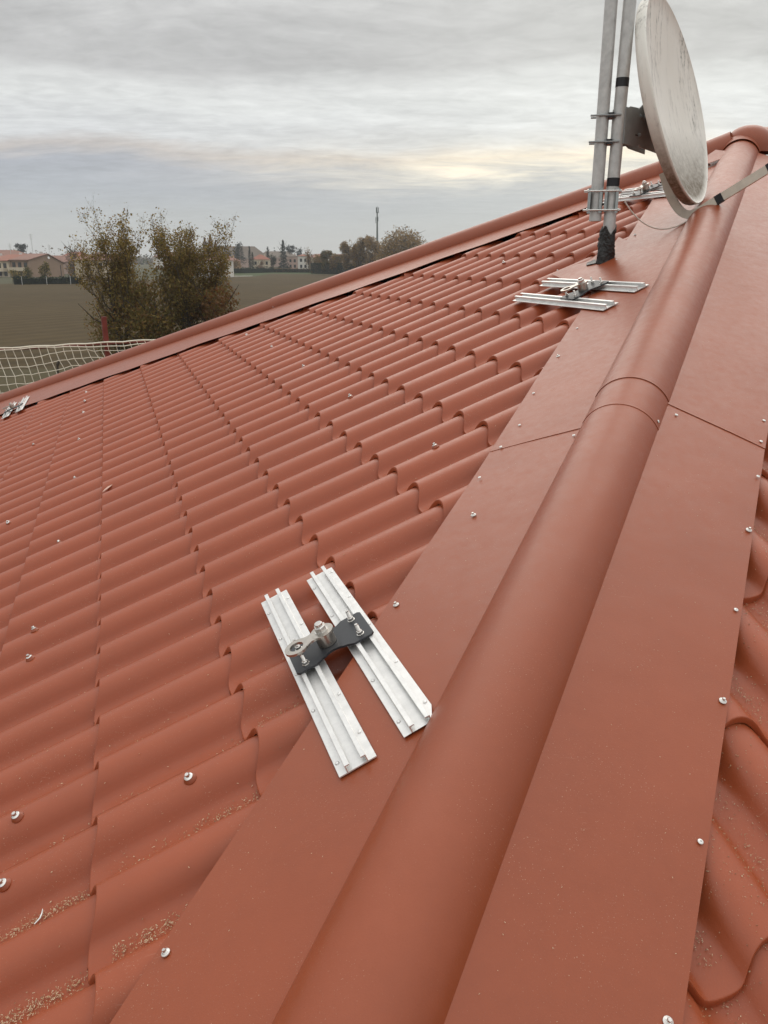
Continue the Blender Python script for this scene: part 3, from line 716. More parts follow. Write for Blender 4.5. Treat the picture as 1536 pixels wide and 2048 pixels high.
# feed arm: out from behind, under the rim, forward to the focus
be = math.radians(15); AF = Vector((0, math.sin(be), math.cos(be)))
p_arm = [Vector((0, -.30, -.13)), Vector((0, -.42, -.115)), Vector((0, -.500, -.085)), Vector((0, -.535, -.048)), Vector((0, -.537, -.010)), Vector((0, -.528, .030))]
def smooth(P, n=4):
    Q = []
    for i in range(len(P) - 1):
        a, b_, c, d_ = P[max(i - 1, 0)], P[i], P[i + 1], P[min(i + 2, len(P) - 1)]
        for k in range(n):
            t = k / n; Q.append(.5 * ((2 * b_) + (c - a) * t + (2 * a - 5 * b_ + 4 * c - d_) * t * t + (3 * b_ - a - 3 * c + d_) * t ** 3))
    return Q + [P[-1]]
arm_end = p_arm[-1].copy(); p_arm = smooth(p_arm)
p_arm += [p_arm[-1] + AF * s_ for s_ in (.05, .16, .30, .46, .60)]
def rect_sweep(pts, wx, hy, mt, name, parent):
    mb = MB(); L = len(pts)
    for i, p in enumerate(pts):
        t = (pts[min(i + 1, L - 1)] - pts[max(i - 1, 0)]).normalized(); x = Vector((1, 0, 0)); y = t.cross(x)
        mb.v += [tuple(p + x * a * wx / 2 + y * b_ * hy / 2) for a, b_ in ((-1, -1), (1, -1), (1, 1), (-1, 1))]
    mb.f = [(i * 4 + k, i * 4 + (k + 1) % 4, i * 4 + 4 + (k + 1) % 4, i * 4 + 4 + k) for i in range(L - 1) for k in range(4)] + [(3, 2, 1, 0), tuple((L - 1) * 4 + k for k in range(4))]
    mb.mi = [0] * len(mb.f); return mb.build(name, mt, parent, smooth=40)
rect_sweep(p_arm, .024, .040, MT_ARM, 'feed_arm', dish)
for s_ in (.062, .315): rect_sweep([arm_end + AF * s_, arm_end + AF * (s_ + .035)], .027, .043, MT_TAPE, 'tape_band', dish)
b = MB().lathe([(.012, 0), (.030, .01), (.030, .07), (.022, .10), (.022, .16), (.001, .165)], p_arm[-1] + Vector((0, .02, .0)), Matrix.Rotation(math.radians(180 - 40), 3, 'X'), 20); b.build('receiver', MT_ARM, dish)
# bracket from the pole to the back of the dish
mz = pole_pt(.588); back = DC - ND * .165 - VX * .12; ax = (back - mz); ax.z = 0; axn = ax.normalized(); sd_ = V3(axn.y, -axn.x, 0)
fb = Matrix((axn, sd_, V3(0, 0, 1))).transposed()
def brk(name, c, sz, mt=MT_BRKT, bev=0): 
    mb = MB().box((0, 0, 0), sz); mb.v = [tuple(dl(mz + fb @ (Vector(p) + Vector(c)))) for p in mb.v]; return mb.build(name, mt, dish)
def brk_poly(name, poly, y0, y1, mt=MT_BRKT):
    mb = MB(); n = len(poly); P = [Vector((x, y0, z)) for x, z in poly] + [Vector((x, y1, z)) for x, z in poly]
    mb.add([dl(mz + fb @ p) for p in P], [tuple(range(n)), tuple(reversed(range(n, 2 * n)))] + [(i, i + n, (i + 1) % n + n, (i + 1) % n) for i in range(n)]); return mb.build(name, mt, dish)
Lb = ax.length
side = [(-.002, -.075), (.09, -.078), (.16, -.066), (.19, -.075), (Lb + .02, -.085), (Lb + .02, .12), (.17, .112), (.13, .088), (.02, .082), (-.002, .076)]
for y0 in (.030, -.034): brk_poly('bracket_side', side, y0, y0 + .004)
brk('bracket_back', (.003, 0, 0), (.005, .064, .15))
brk('bracket_web', (.09, 0, .082), (.17, .058, .004))
for x, z in ((.150, .058), (.155, -.022), (.19, .06)):
    mb = MB().lathe([(.0105, 0), (.0105, .003), (.0075, .004), (.0070, .0095), (.004, .011)], n=12)
    R_ = Matrix.Rotation(math.radians(-90), 3, 'X')
    mb.v = [tuple(dl(mz + fb @ (Vector((x, .0345, z)) + Vector((p[0], p[2], p[1]))))) for p in mb.v]; mb.build('bracket_bolt', MT_BRKT, dish)
brk('slot', (.128, .0345, -.026), (.026, .001, .006), MT_TAPE)
for z in (.048, -.066):
    mb = MB().tube([dl(mz + RT * -.130 + V3(0, 0, z) - VW * .034), dl(mz + RT * .010 + V3(0, 0, z) - VW * .034)], .0045, 10)
    mb.tube([dl(mz + RT * -.130 + V3(0, 0, z) + VW * .034), dl(mz + RT * .010 + V3(0, 0, z) + VW * .034)], .0045, 10)
    mb.build('u_bolt', MT_BRKT, dish)
    mb = MB().box((0, 0, 0), (.026, .075, .022)); mb.v = [tuple(dl(mz + RT * -.036 + fr @ Vector(p) + V3(0, 0, z))) for p in mb.v]; mb.build('clamp_block', MT_TAPE, dish)
# signal cable
ca, cb = V3(1.165, 4.20, .266 + H), dishM @ Vector((0, -.555, -.03))
pts = []
for k in range(25):
    f = k / 24; p = ca.lerp(cb, f); p.z -= .105 * 4 * f * (1 - f) * (1 - .25 * f); p += VW * -.03 * math.sin(f * 3.1); pts.append(p)
cab = MB().tube(pts, .0036, 8); 
tag(cab.build('signal_cable', MT_CABLE), 'pale cable sagging from the pole clamp to the arm under the dish', 'cable')
# ================================================================== shavings and scraps on the roof
def shavings():
    r2 = np.random.default_rng(11); mb = MB()
    def flake(P, x, y, z, L, mi):
        a = r2.uniform(0, 6.28); d = (x * math.cos(a) + y * math.sin(a)); e = (y * math.cos(a) - x * math.sin(a)); wd = L * r2.uniform(.18, .5); t = r2.uniform(.0, .6)
        q = z * (L * t)
        A, B, C, D = P - d * L / 2 - e * wd / 2, P + d * L / 2 - e * wd / 2 + q, P + d * L / 2 + e * wd / 2 + q, P - d * L / 2 + e * wd / 2
        M_ = z * (wd * .5 + .0004)
        mb.add([A, B, C, D, (A + B + C + D) / 4 + M_], [(0, 1, 4), (1, 2, 4), (2, 3, 4), (3, 0, 4)], mi)
    # valleys of the near slope; dens = how much has collected there
    for j in range(-4, 9):
        vv = (vcol(j) + vcol(j + 1)) / 2 * PV
        for i in range(-1, 7):
            for k in range(2600 if j <= 1 else 1100):
                u = (i + r2.uniform(0, 1)) * S + DU.get(i, 0) * S
                pat = .5 + .5 * math.sin(u * 11 + j * 2.7) * math.sin(u * 5.3 + j * 1.9 + 1); near = max(.05, 1.15 - .14 * (j + 4)) * (1.0 if u > .3 else .8)
                if r2.uniform() > (pat ** 1.35) * near * (2.2 if j < 0 else .9): continue
                t = .050 * r2.normal() - .02
                v = vv + t * PV
                if u > K1 * v + .50 or u < -.5: continue
                z_, sl = crest(u, v)
                flake(RA(u, v, z_ + .0012), UP, EV, NA, r2.uniform(.0014, .0046), int(r2.choice(3, p=[.5, .38, .12])))
    for k in range(2200):
        u, v = r2.uniform(-.4, 1.9), r2.uniform(-.9, 2.4)
        if u > K1 * v + .50: continue
        z_, sl = crest(u, v)
        flake(RA(u, v, z_ + .0012), UP, EV, NA, r2.uniform(.0015, .0040), int(r2.choice(3, p=[.4, .5, .1])))
    for k in range(140):
        v = r2.uniform(-1.2, 1.6); u = K1 * v + r2.uniform(.44, .80)
        flake(RA(u, v, .0085), UP, EV, NA, r2.uniform(.0012, .0026), 1)
    for k in range(200):
        v = r2.uniform(-1.2, 1.6); u = K1 * v + r2.uniform(.42, .80)
        flake(RB(u, v, .0085), UPB, EVB, NB, r2.uniform(.0012, .0026), 1)
    for k in range(90000):
        j = int(r2.integers(-7, 8)); i = int(r2.integers(-1, 7)); vc_ = (j + .85) * PV; t = r2.uniform(-.5, .5)
        if r2.uniform() < .55: t = .5 + r2.normal() * .06; t = t - 1 if t > .5 else t
        f = r2.uniform(0, 1); v = vc_ + t * PV; u = (i + .82 + f) * S
        if u > K1 * v + .46 or u < K1 * v - .12: continue
        pat = .5 + .5 * math.sin(u * 9 + j * 2.1); 
        if abs(abs(t) - .5) < .12 and r2.uniform() > .25 + .75 * pat: continue
        at = abs(t)
        for (ta, za), (tb, zb) in zip(PROF, PROF[1:]):
            if ta <= at <= tb: z = za + (zb - za) * (at - ta) / (tb - ta); break
        flake(RB(u, v, (z - 1) * HT - ST * f + .001), UPB, EVB, NB, r2.uniform(.0010, .0034), int(r2.choice(3, p=[.45, .45, .10])))
    tag(mb.build('straw_shavings', MT_SHAV, smooth=0), 'straw coloured shavings and dust lying in the tile valleys', 'shavings', kind='stuff')
shavings()
z_, _s = crest(.373, 3.058); P = RA(.373, 3.058, z_ + .004)
tag(MB().prism([(-.055, 0), (-.03, -.009), (0, -.012), (.03, -.008), (.05, 0), (.03, .007), (0, .010), (-.03, .008)], 0, .003, frame(P, (EV * .75 + UP * .6).normalized(), NA.cross((EV * .75 + UP * .6).normalized()), NA).to_4x4()).build('dry_leaf', mat('pale_dry_leaf', (.62, .40, .32), .7)), 'slim pale dry leaf lying on the tiles at the left', 'leaf')
z_, _s = crest(.202, .322); P = RA(.202, .322, z_ + .002)
b = MB(); b.tube([P + UP * -.012 + NA * .002, P + EV * .005 + NA * .004, P + EV * .010 + UP * .005 + NA * .007, P + EV * .019 + UP * .007 + NA * .009], [.0018, .0026, .0022, .0008], 6)
tag(b.build('swarf', MT_BOLT), 'tiny curled shiny metal scrap on the lowest left tiles', 'metal scrap')

# ================================================================== the land around
def dirpx(px):
    v = cF + cR * ((px - 768) / F_PX) - cU * ((517 - 1024) / F_PX); v.z = 0; return v.normalized()
def gp(px, d, z=0.0): q = dirpx(px) * d; return V3(q.x, q.y, z)
VPX, HPX = 1775.0, 1693.0                 # pixels per metre at 1 m, vertical and horizontal, near the horizon
def ground_at(px, py):
    v = cF + cR * ((px - 768) / F_PX) - cU * ((py - 1024) / F_PX); return V3(v.x * -H / v.z, v.y * -H / v.z, 0)
def soil(name, c1, c2, sc, stripes=0.0, rot=0.0, rough=.95):
    M = bpy.data.materials.new(name); M.use_nodes = True; t = M.node_tree; nn = t.nodes.new; lk = t.links.new; b = t.nodes['Principled BSDF']
    pos = nn('ShaderNodeNewGeometry').outputs['Position']
    n1 = nn('ShaderNodeTexNoise'); n1.inputs['Scale'].default_value = sc; n1.inputs['Detail'].default_value = 7; n1.inputs['Roughness'].default_value = .65; lk(pos, n1.inputs['Vector'])
    n2 = nn('ShaderNodeTexNoise'); n2.inputs['Scale'].default_value = sc * .12; n2.inputs['Detail'].default_value = 4; lk(pos, n2.inputs['Vector'])
    a = nn('ShaderNodeMath'); a.operation = 'ADD'; lk(n1.outputs['Fac'], a.inputs[0]); lk(n2.outputs['Fac'], a.inputs[1])
    val = a.outputs[0]
    if stripes:
        mp = nn('ShaderNodeMapping'); mp.inputs['Rotation'].default_value = (0, 0, rot); lk(pos, mp.inputs[0])
        wv = nn('ShaderNodeTexWave'); wv.inputs['Scale'].default_value = .13; wv.inputs['Distortion'].default_value = 2.5; wv.inputs['Detail'].default_value = 3; lk(mp.outputs[0], wv.inputs['Vector'])
        m_ = nn('ShaderNodeMath'); m_.operation = 'MULTIPLY_ADD'; lk(wv.outputs['Fac'], m_.inputs[0]); m_.inputs[1].default_value = stripes; lk(val, m_.inputs[2]); val = m_.outputs[0]
    r = nn('ShaderNodeMapRange'); r.inputs[1].default_value = .65; r.inputs[2].default_value = 1.4 + stripes; lk(val, r.inputs[0])
    mx_ = nn('ShaderNodeMix'); mx_.data_type = 'RGBA'; lk(r.outputs[0], mx_.inputs[0]); mx_.inputs[6].default_value = (*c1, 1); mx_.inputs[7].default_value = (*c2, 1)
    lk(mx_.outputs[2], b.inputs['Base Color']); b.inputs['Roughness'].default_value = rough; b.inputs['Specular IOR Level'].default_value = .1
    bp = nn('ShaderNodeBump'); bp.inputs['Strength'].default_value = .6; bp.inputs['Distance'].default_value = .25; lk(n1.outputs['Fac'], bp.inputs['Height']); lk(bp.outputs[0], b.inputs['Normal'])
    return M
MT_GROUND = soil('town_ground', (.055, .058, .032), (.11, .10, .062), .05)
MT_FIELD = soil('ploughed_soil', (.043, .0295, .0125), (.092, .065, .031), .35, .35, .5)
MT_VERGE = soil('rough_verge', (.050, .042, .022), (.100, .082, .044), .8)
MT_GRASS = soil('far_grass', (.040, .055, .022), (.070, .090, .036), .25)
MT_LANE = soil('pale_gravel_lane', (.26, .24, .20), (.36, .34, .30), .5)
def ground_sheet(name, pts, mt, z, kind='structure'):
    mb = MB(); mb.add([(p[0], p[1], z) for p in pts], [tuple(range(len(pts)))])
    o = mb.build(name, mt, smooth=0)
    if o.data.polygons[0].normal.z < 0: o.data.flip_normals()
    return tag(o, kind=kind)
ground_sheet('ground', [(1450 * math.cos(2 * math.pi * k / 64), 1450 * math.sin(2 * math.pi * k / 64)) for k in range(64)], MT_GROUND, 0)
def pxy(px, d): q = gp(px, d); return (q.x, q.y)
ground_sheet('field', [pxy(-900, 60), pxy(-900, 195), pxy(-300, 190), (ground_at(0, 568).x, ground_at(0, 568).y), (ground_at(200, 566).x, ground_at(200, 566).y), (ground_at(330, 557).x, ground_at(330, 557).y), (ground_at(430, 555).x, ground_at(430, 555).y),
             (ground_at(510, 553).x, ground_at(510, 553).y), (ground_at(540, 548).x, ground_at(540, 548).y), (ground_at(640, 549).x, ground_at(640, 549).y), pxy(760, 262), pxy(1100, 240), pxy(1500, 200), (70, 50), (20, 22), (-30, 22)], MT_FIELD, .02)
ground_sheet('grass_verge', [pxy(-900, 3.0), pxy(-900, 62), pxy(-300, 47), pxy(100, 45), pxy(400, 46), pxy(800, 50), (40, 40), (30, 14), (6, 7), (-4, 9)], MT_VERGE, .035)
ground_sheet('grass_strip', [(ground_at(478, 552).x, ground_at(478, 552).y), (ground_at(515, 551).x, ground_at(515, 551).y), (ground_at(650, 548).x, ground_at(650, 548).y), pxy(660, 360), pxy(520, 380), pxy(450, 360)], MT_GRASS, .012)
ground_sheet('lane', [(ground_at(425, 555).x, ground_at(425, 555).y), (ground_at(478, 553.2).x, ground_at(478, 553.2).y), (ground_at(505, 552.6).x, ground_at(505, 552.6).y), (ground_at(505, 551.6).x, ground_at(505, 551.6).y), (ground_at(425, 552.4).x, ground_at(425, 552.4).y)], MT_LANE, .05)

# ------------------------------------------------------------------ red posts with the ball net
FA, FB = gp(-260, 11.6), gp(478, 12.8)
net_root = empty('net_fence', FA, 'cream ball net strung on red steel posts behind the roof', 'net fence')
FD = (FB - FA); FL = FD.length; FDn = FD.normalized(); FN = V3(-FDn.y, FDn.x, 0)
def fp(s_, z, off=0.0): return FDn * s_ + FN * off + V3(0, 0, z)
def along(px):                             # where the vertical plane of the fence meets the sight line of a column
    d = dirpx(px); a = np.array([[FDn.x, -d.x], [FDn.y, -d.y]]); s_, _t = np.linalg.solve(a, [-FA.x, -FA.y]); return float(s_)
TOPZ = 4.36
for px_, zt_ in ((197, 4.71), (459, 4.70), (-120, 4.7)):
    s_ = along(px_); MB().box(fp(s_, zt_ / 2, .035), (.065, .045, zt_), Matrix.Rotation(math.atan2(FDn.y, FDn.x), 3, 'Z')).build('post', MT_REDPOST, net_root)
MB().tube([fp(0, TOPZ - .02, .045), fp(FL, TOPZ - .015, .045)], .017, 10).build('top_rail', MT_REDPOST, net_root)
MB().tube([fp(0, 2.3, .045), fp(FL, 2.3, .045)], .017, 10).build('bottom_rail', MT_REDPOST, net_root)
def net():
    mb = MB(); r3 = random.Random(5); cell = .106; nx = int(FL / cell) + 1; nz = 12
    P = {}
    for i in range(nx + 1):
        sg = .018 * math.sin(i * .55) + .025 * math.sin(i * .17 + 1)
        for k in range(nz + 1):
            s_ = i * cell + .030 * math.sin(k * .9 + i * .13) + .012 * k * math.sin(i * .08) + r3.uniform(-.011, .011) + (.03 * k if k < 3 else .09)
            belly = .16 * math.sin(min(1, k / nz) * math.pi) + .03 * math.sin(i * .4 + k)
            z = TOPZ - k * cell * (.97 + .04 * math.sin(i * .21)) + r3.uniform(-.010, .010) - (0 if k == 0 else .02 + sg)
            if k == 0: z = TOPZ + .012 * abs(math.sin(i * .7)); belly = .03
            if k >= nz - 1: z += .05 * (k - nz + 2)
            P[i, k] = fp(s_, z, -belly)
    for i in range(nx + 1):
        mb.tube([P[i, k] for k in range(nz + 1)], .0048, 4, caps=False)
    for k in range(nz + 1):
        mb.tube([P[i, k] for i in range(nx + 1)], .0048 if k not in (0, nz) else .010, 4, caps=False)
    mb.tube([P[i, 0] + V3(0, 0, -.035 - .02 * math.sin(i * .3)) - FN * .03 for i in range(nx + 1)], .0065, 4, caps=False)
    mb.build('net', MT_NET, net_root)
net()
MT_WOOD = mat('dark_wood', (.055, .042, .030), .85, var=.2, vscale=6)
st_ = ground_at(70, 790); st_ = gp(82, 24)
b = MB().tube([st_, st_ + V3(.03, 0, 1.4), st_ + V3(.10, .0, 2.72)], [.045, .04, .03], 7); b.tube([st_ + V3(.10, 0, 2.68), st_ + V3(.18, 0, 2.84)], [.045, .03], 6)
tag(b.build('wooden_stake', MT_WOOD), 'dark leaning wooden stake seen through the net', 'stake')

# ------------------------------------------------------------------ trees
def leafmat(name, c, rough=.7):
    M = mat(name, c, rough, spec=.2, var=.30, vscale=.9, detail=3); t = M.node_tree; b = t.nodes['Principled BSDF']
    tr = t.nodes.new('ShaderNodeBsdfTranslucent'); tr.inputs[0].default_value = (*[min(1, x * 1.25) for x in c], 1); mxs = t.nodes.new('ShaderNodeMixShader'); mxs.inputs[0].default_value = .42
    t.links.new(b.outputs[0], mxs.inputs[1]); t.links.new(tr.outputs[0], mxs.inputs[2]); t.links.new(mxs.outputs[0], t.nodes['Material Output'].inputs[0]); return M
BARK = mat('grey_brown_bark', (.060, .046, .034), .9, var=.25, vscale=3)
BARK2 = mat('pale_bark', (.13, .11, .085), .9, var=.25, vscale=3)
L_OLIVE, L_OCHRE, L_BROWN, L_YEL = leafmat('olive_leaf', (.140, .112, .034)), leafmat('ochre_leaf', (.240, .160, .045)), leafmat('brown_leaf', (.175, .095, .036)), leafmat('yellow_leaf', (.34, .25, .080))
L_RUST, L_GREEN, L_DARK, L_BLUE = leafmat('rust_leaf', (.15, .060, .018)), leafmat('green_leaf', (.040, .052, .016)), leafmat('dark_fir', (.018, .028, .020)), leafmat('blue_pine', (.034, .046, .046))
L_TAN, L_GREYTW, L_PURP = leafmat('tan_leaf', (.30, .20, .095)), leafmat('grey_twig', (.150, .125, .095)), leafmat('purple_brown_leaf', (.125, .072, .050))
def leaves(name, pts, size, mats, weights, parent, r4, vert=0.0):
    """many separate leaf-sized faces around the given points"""
    n = len(pts); P = np.asarray(pts)
    d = r4.normal(size=(n, 3)); d[:, 2] += vert; d /= np.linalg.norm(d, axis=1)[:, None]
    e = np.cross(d, r4.normal(size=(n, 3))); e /= np.linalg.norm(e, axis=1)[:, None] + 1e-9
    L = size * r4.uniform(.55, 1.35, (n, 1)); W = L * r4.uniform(.4, .7, (n, 1))
    V = np.stack([P - d * L / 2, P + e * W / 2, P + d * L / 2, P - e * W / 2], 1).reshape(-1, 3)
    me = bpy.data.meshes.new(name); me.from_pydata(V.tolist(), [], np.arange(4 * n).reshape(n, 4).tolist())
    for mt in mats: me.materials.append(mt)
    me.polygons.foreach_set('material_index', r4.choice(len(mats), size=n, p=weights).astype(np.int32)); me.update()
    return obj(name, me, parent)
def grown_tree(name, label, base, height, spread, stems, seed, mats, weights, leaf=.10, nleaf=14000, group=None, bark=BARK, low=.05, topbare=.3, cat='tree'):
    """multi-stemmed tree: tapered stems, limbs and twigs, leaves thinning towards the top"""
    R = random.Random(seed); r4 = np.random.default_rng(seed)
    root = empty(name, base, label, cat, group); trunk = MB(); twig = MB(); tips = []
    def branch(p, d, L, r, lev):
        n = 5 if lev < 2 else 4; pts = [p]; q = p.copy(); dd = d.copy()
        for k in range(n):
            dd = (dd + V3(R.uniform(-1, 1), R.uniform(-1, 1), R.uniform(-.4, .9)) * (.13 + .05 * lev)).normalized(); q = q + dd * (L / n); pts.append(q.copy())
        rad = [max(.004, r * (1 - .8 * k / n)) for k in range(n + 1)]
        (trunk if lev < 2 else twig).tube(pts, rad, 7 if lev == 0 else 5 if lev == 1 else 3, caps=False)
        if lev >= 2:
            for k in range(1, n + 1): tips.append((pts[k], lev))
        if lev == 3: return
        kids = [9, 7, 5][lev]
        for c in range(kids):
            f = R.uniform(.22 if lev == 0 else .2, 1.0); k = min(n - 1, int(f * n)); bp = pts[k].lerp(pts[k + 1], f * n - k)
            a = R.uniform(0, 6.283); out = V3(math.cos(a), math.sin(a), R.uniform(.15, .9)).normalized()
            nd_ = (dd * .55 + out * .75).normalized()
            branch(bp, nd_, L * R.uniform(.32, .58) * (1.05 - .35 * f), rad[k] * .55, lev + 1)
    for s_ in range(stems):
        a = 6.283 * s_ / stems + R.uniform(-.5, .5); tl = R.uniform(.12, .42) * spread / height * 2.0
        d = V3(math.cos(a) * tl, math.sin(a) * tl, 1).normalized()
        branch(V3(math.cos(a) * .25, math.sin(a) * .25, 0), d, height * R.uniform(.80, 1.0) / max(.6, d.z) * .92, .11 * height / 8, 0)
    T = np.array([tuple(t[0]) for t in tips]); kz = height / np.percentile(T[:, 2], 99.6); kx = spread / 2 / np.percentile(np.hypot(T[:, 0], T[:, 1]), 96)
    for mb_ in (trunk, twig): mb_.v = [(x * kx, y * kx, z_ * kz) for x, y, z_ in mb_.v]
    trunk.build('trunk', bark, root, smooth=60); twig.build('branches', bark, root, smooth=0)
    T = T * np.array([kx, kx, kz]); z = T[:, 2] / height
    wgt = np.where(z > 1 - topbare, np.clip((1.10 - z) / (topbare + .1), .10, 1) ** 1.2, 1.0) * np.where(z < low, .2, 1)
    wgt /= wgt.sum(); idx = r4.choice(len(T), size=nleaf, p=wgt)
    leaves('crown', T[idx] + r4.normal(size=(nleaf, 3)) * (.085 + .010 * spread), leaf, mats, weights, root, r4)
    return root
def blob_tree(name, label, base, h, wd, mats, weights, seed, shape='round', leaf=.5, n=1500, trunk_h=.15, group=None, cat='tree', bark=BARK, fill=.75):
    """distant tree: trunk, limbs and a broken crown of leaf clumps"""
    r4 = np.random.default_rng(seed); root = empty(name, base, label, cat, group); P = []
    if shape == 'willow':
        for q in range(n):
            a = r4.uniform(0, 6.28); c_ = r4.uniform(0, 1) ** .5; th_ = c_ * 1.45; rr = r4.uniform(.25, 1) ** .4 * (1 + .07 * math.sin(a * 7 + th_ * 9) + .04 * math.sin(a * 17))
            P.append((math.cos(a) * math.sin(th_) * wd / 2 * rr, math.sin(a) * math.sin(th_) * wd / 2 * rr, h * (.12 + .86 * math.cos(th_) * rr * .96 if r4.uniform() < .6 else r4.uniform(.05, .5 + .4 * math.cos(th_)))))
    elif shape in ('round', 'oval', 'umbrella', 'bush'):
        k = 12; cz = h * (.60 if shape != 'umbrella' else .80); rz = h * (.40 if shape != 'umbrella' else .17)
        if shape == 'bush': cz, rz = h * .5, h * .5
        C_ = [(0, 0, cz, wd * .38, rz * .95)] + [(math.cos(a) * wd * .30 * r, math.sin(a) * wd * .30 * r, cz + rz * zz_, wd * .20 * s_, rz * .45 * s_) for a, r, zz_, s_ in zip(r4.uniform(0, 6.28, k), r4.uniform(.4, 1, k), r4.uniform(-.8, .75, k), r4.uniform(.7, 1.15, k))]
        for q in range(n):
            c = C_[r4.integers(len(C_))]; d = r4.normal(size=3); d /= np.linalg.norm(d); rr = r4.uniform(0, 1) ** (.33 if fill < 1 else .5)
            P.append((c[0] + d[0] * c[3] * rr, c[1] + d[1] * c[3] * rr, max(.05 * h, c[2] + d[2] * c[4] * rr)))
    elif shape in ('fir', 'cypress', 'poplar'):
        for q in range(n):
            f = r4.uniform(0, 1) ** (1.5 if shape == 'fir' else 1.0); a = r4.uniform(0, 6.28)
            if shape == 'fir': rad = wd / 2 * (1 - f) ** .9 * (.72 + .28 * math.sin(f * 46)) * (1 + .18 * math.sin(a * 3 + f * 9)) + .10
            elif shape == 'cypress': rad = wd / 2 * min(1, (1 - f) * 2.4) * (.85 + .15 * math.sin(a * 4 + f * 20)) * (.6 + .4 * min(1, f * 6))
            else: rad = wd / 2 * math.sin(min(1, .14 + f * .92) * math.pi) ** .6 * (.8 + .2 * math.sin(a * 3 + f * 17))
            rr = r4.uniform(.15, 1) ** .5
            P.append((math.cos(a) * rad * rr, math.sin(a) * rad * rr, h * (.06 + .94 * f)))
    elif shape == 'bare':
        P = []
    tb = MB(); tb.tube([(0, 0, 0), (wd * .01, 0, h * .35), (-wd * .015, wd * .01, h * .75)], [h * .022 + .03, h * .016 + .02, .03], 7)
    for q in range(9 if shape != 'bare' else 60):
        f = r4.uniform(.2 if shape != 'bare' else .12, .75); a = r4.uniform(0, 6.28); L = wd * (.42 if shape != 'bare' else r4.uniform(.2, .5))
        p0 = (0, 0, h * f); p1 = (math.cos(a) * L * .6, math.sin(a) * L * .6, h * min(.93, f + .12)); p2 = (math.cos(a) * L, math.sin(a) * L, h * min(1.0, f + r4.uniform(.16, .34)))
        tb.tube([p0, p1, p2], [h * .008 + .012, h * .005 + .01, .010], 4)
    tb.build('trunk', bark, root, smooth=60)
    if P: leaves('crown', np.array(P) + r4.normal(size=(len(P), 3)) * leaf * .35, leaf, mats, weights, root, r4)
    return root
# the two big bushy trees just beyond the net
grown_tree('autumn_tree', 'tall thinning autumn tree at the left, in front of the cream house', gp(226, 44), 7.8, 3.6, 8, 21, [L_OLIVE, L_OCHRE, L_YEL, L_BROWN], [.34, .34, .20, .12], .108, 17000, 'bushy trees beyond the net', topbare=.45)
grown_tree('autumn_tree', 'bushy olive brown autumn tree at the right of the pair beyond the net', gp(370, 43), 7.4, 4.0, 9, 34, [L_OLIVE, L_OCHRE, L_BROWN, L_YEL], [.42, .33, .14, .11], .108, 30000, 'bushy trees beyond the net', topbare=.35)
blob_tree('rust_bush', 'low rust coloured bush leaning out at the foot of the right autumn tree', gp(420, 42), 4.4, 3.6, [L_RUST, L_BROWN, L_OLIVE], [.35, .40, .25], 5, 'bush', .16, 5200, cat='bush')
blob_tree('olive_bush', 'dense olive undergrowth bush between the two autumn trees', gp(305, 42.6), 4.5, 4.2, [L_OLIVE, L_OCHRE, L_BROWN], [.55, .25, .20], 6, 'bush', .16, 6000, cat='bush')
blob_tree('thin_bush', 'thin brown bush at the foot of the left autumn tree', gp(218, 43), 4.4, 3.9, [L_OLIVE, L_BROWN, L_OCHRE], [.5, .3, .2], 8, 'bush', .14, 3600, cat='bush')

# ------------------------------------------------------------------ houses of the village
MT_ROOF = mat('old_pink_roof_tiles', (.235, .125, .095), .85, var=.25, vscale=.8)
MT_ROOF2 = mat('red_roof_tiles', (.27, .105, .068), .85, var=.2, vscale=.8)
MT_ROOF3 = mat('grey_brown_roof', (.15, .12, .095), .85, var=.2, vscale=.5)
MT_GLASS = mat('dark_window_glass', (.02, .022, .025), .15)
MT_SHUT = mat('dark_shutter', (.045, .035, .028), .7)
MT_FRAMEW = mat('white_frame', (.6, .6, .57), .6)
def wallmat(name, c): return mat(name, c, .9, var=.10, vscale=.6)
W_BROWN, W_CREAM, W_WHITE, W_ORANGE, W_PINK = wallmat('brown_pink_render', (.30, .205, .145)), wallmat('cream_render', (.56, .48, .36)), wallmat('white_render', (.66, .63, .58)), wallmat('orange_render', (.46, .29, .17)), wallmat('pink_render', (.42, .30, .25))
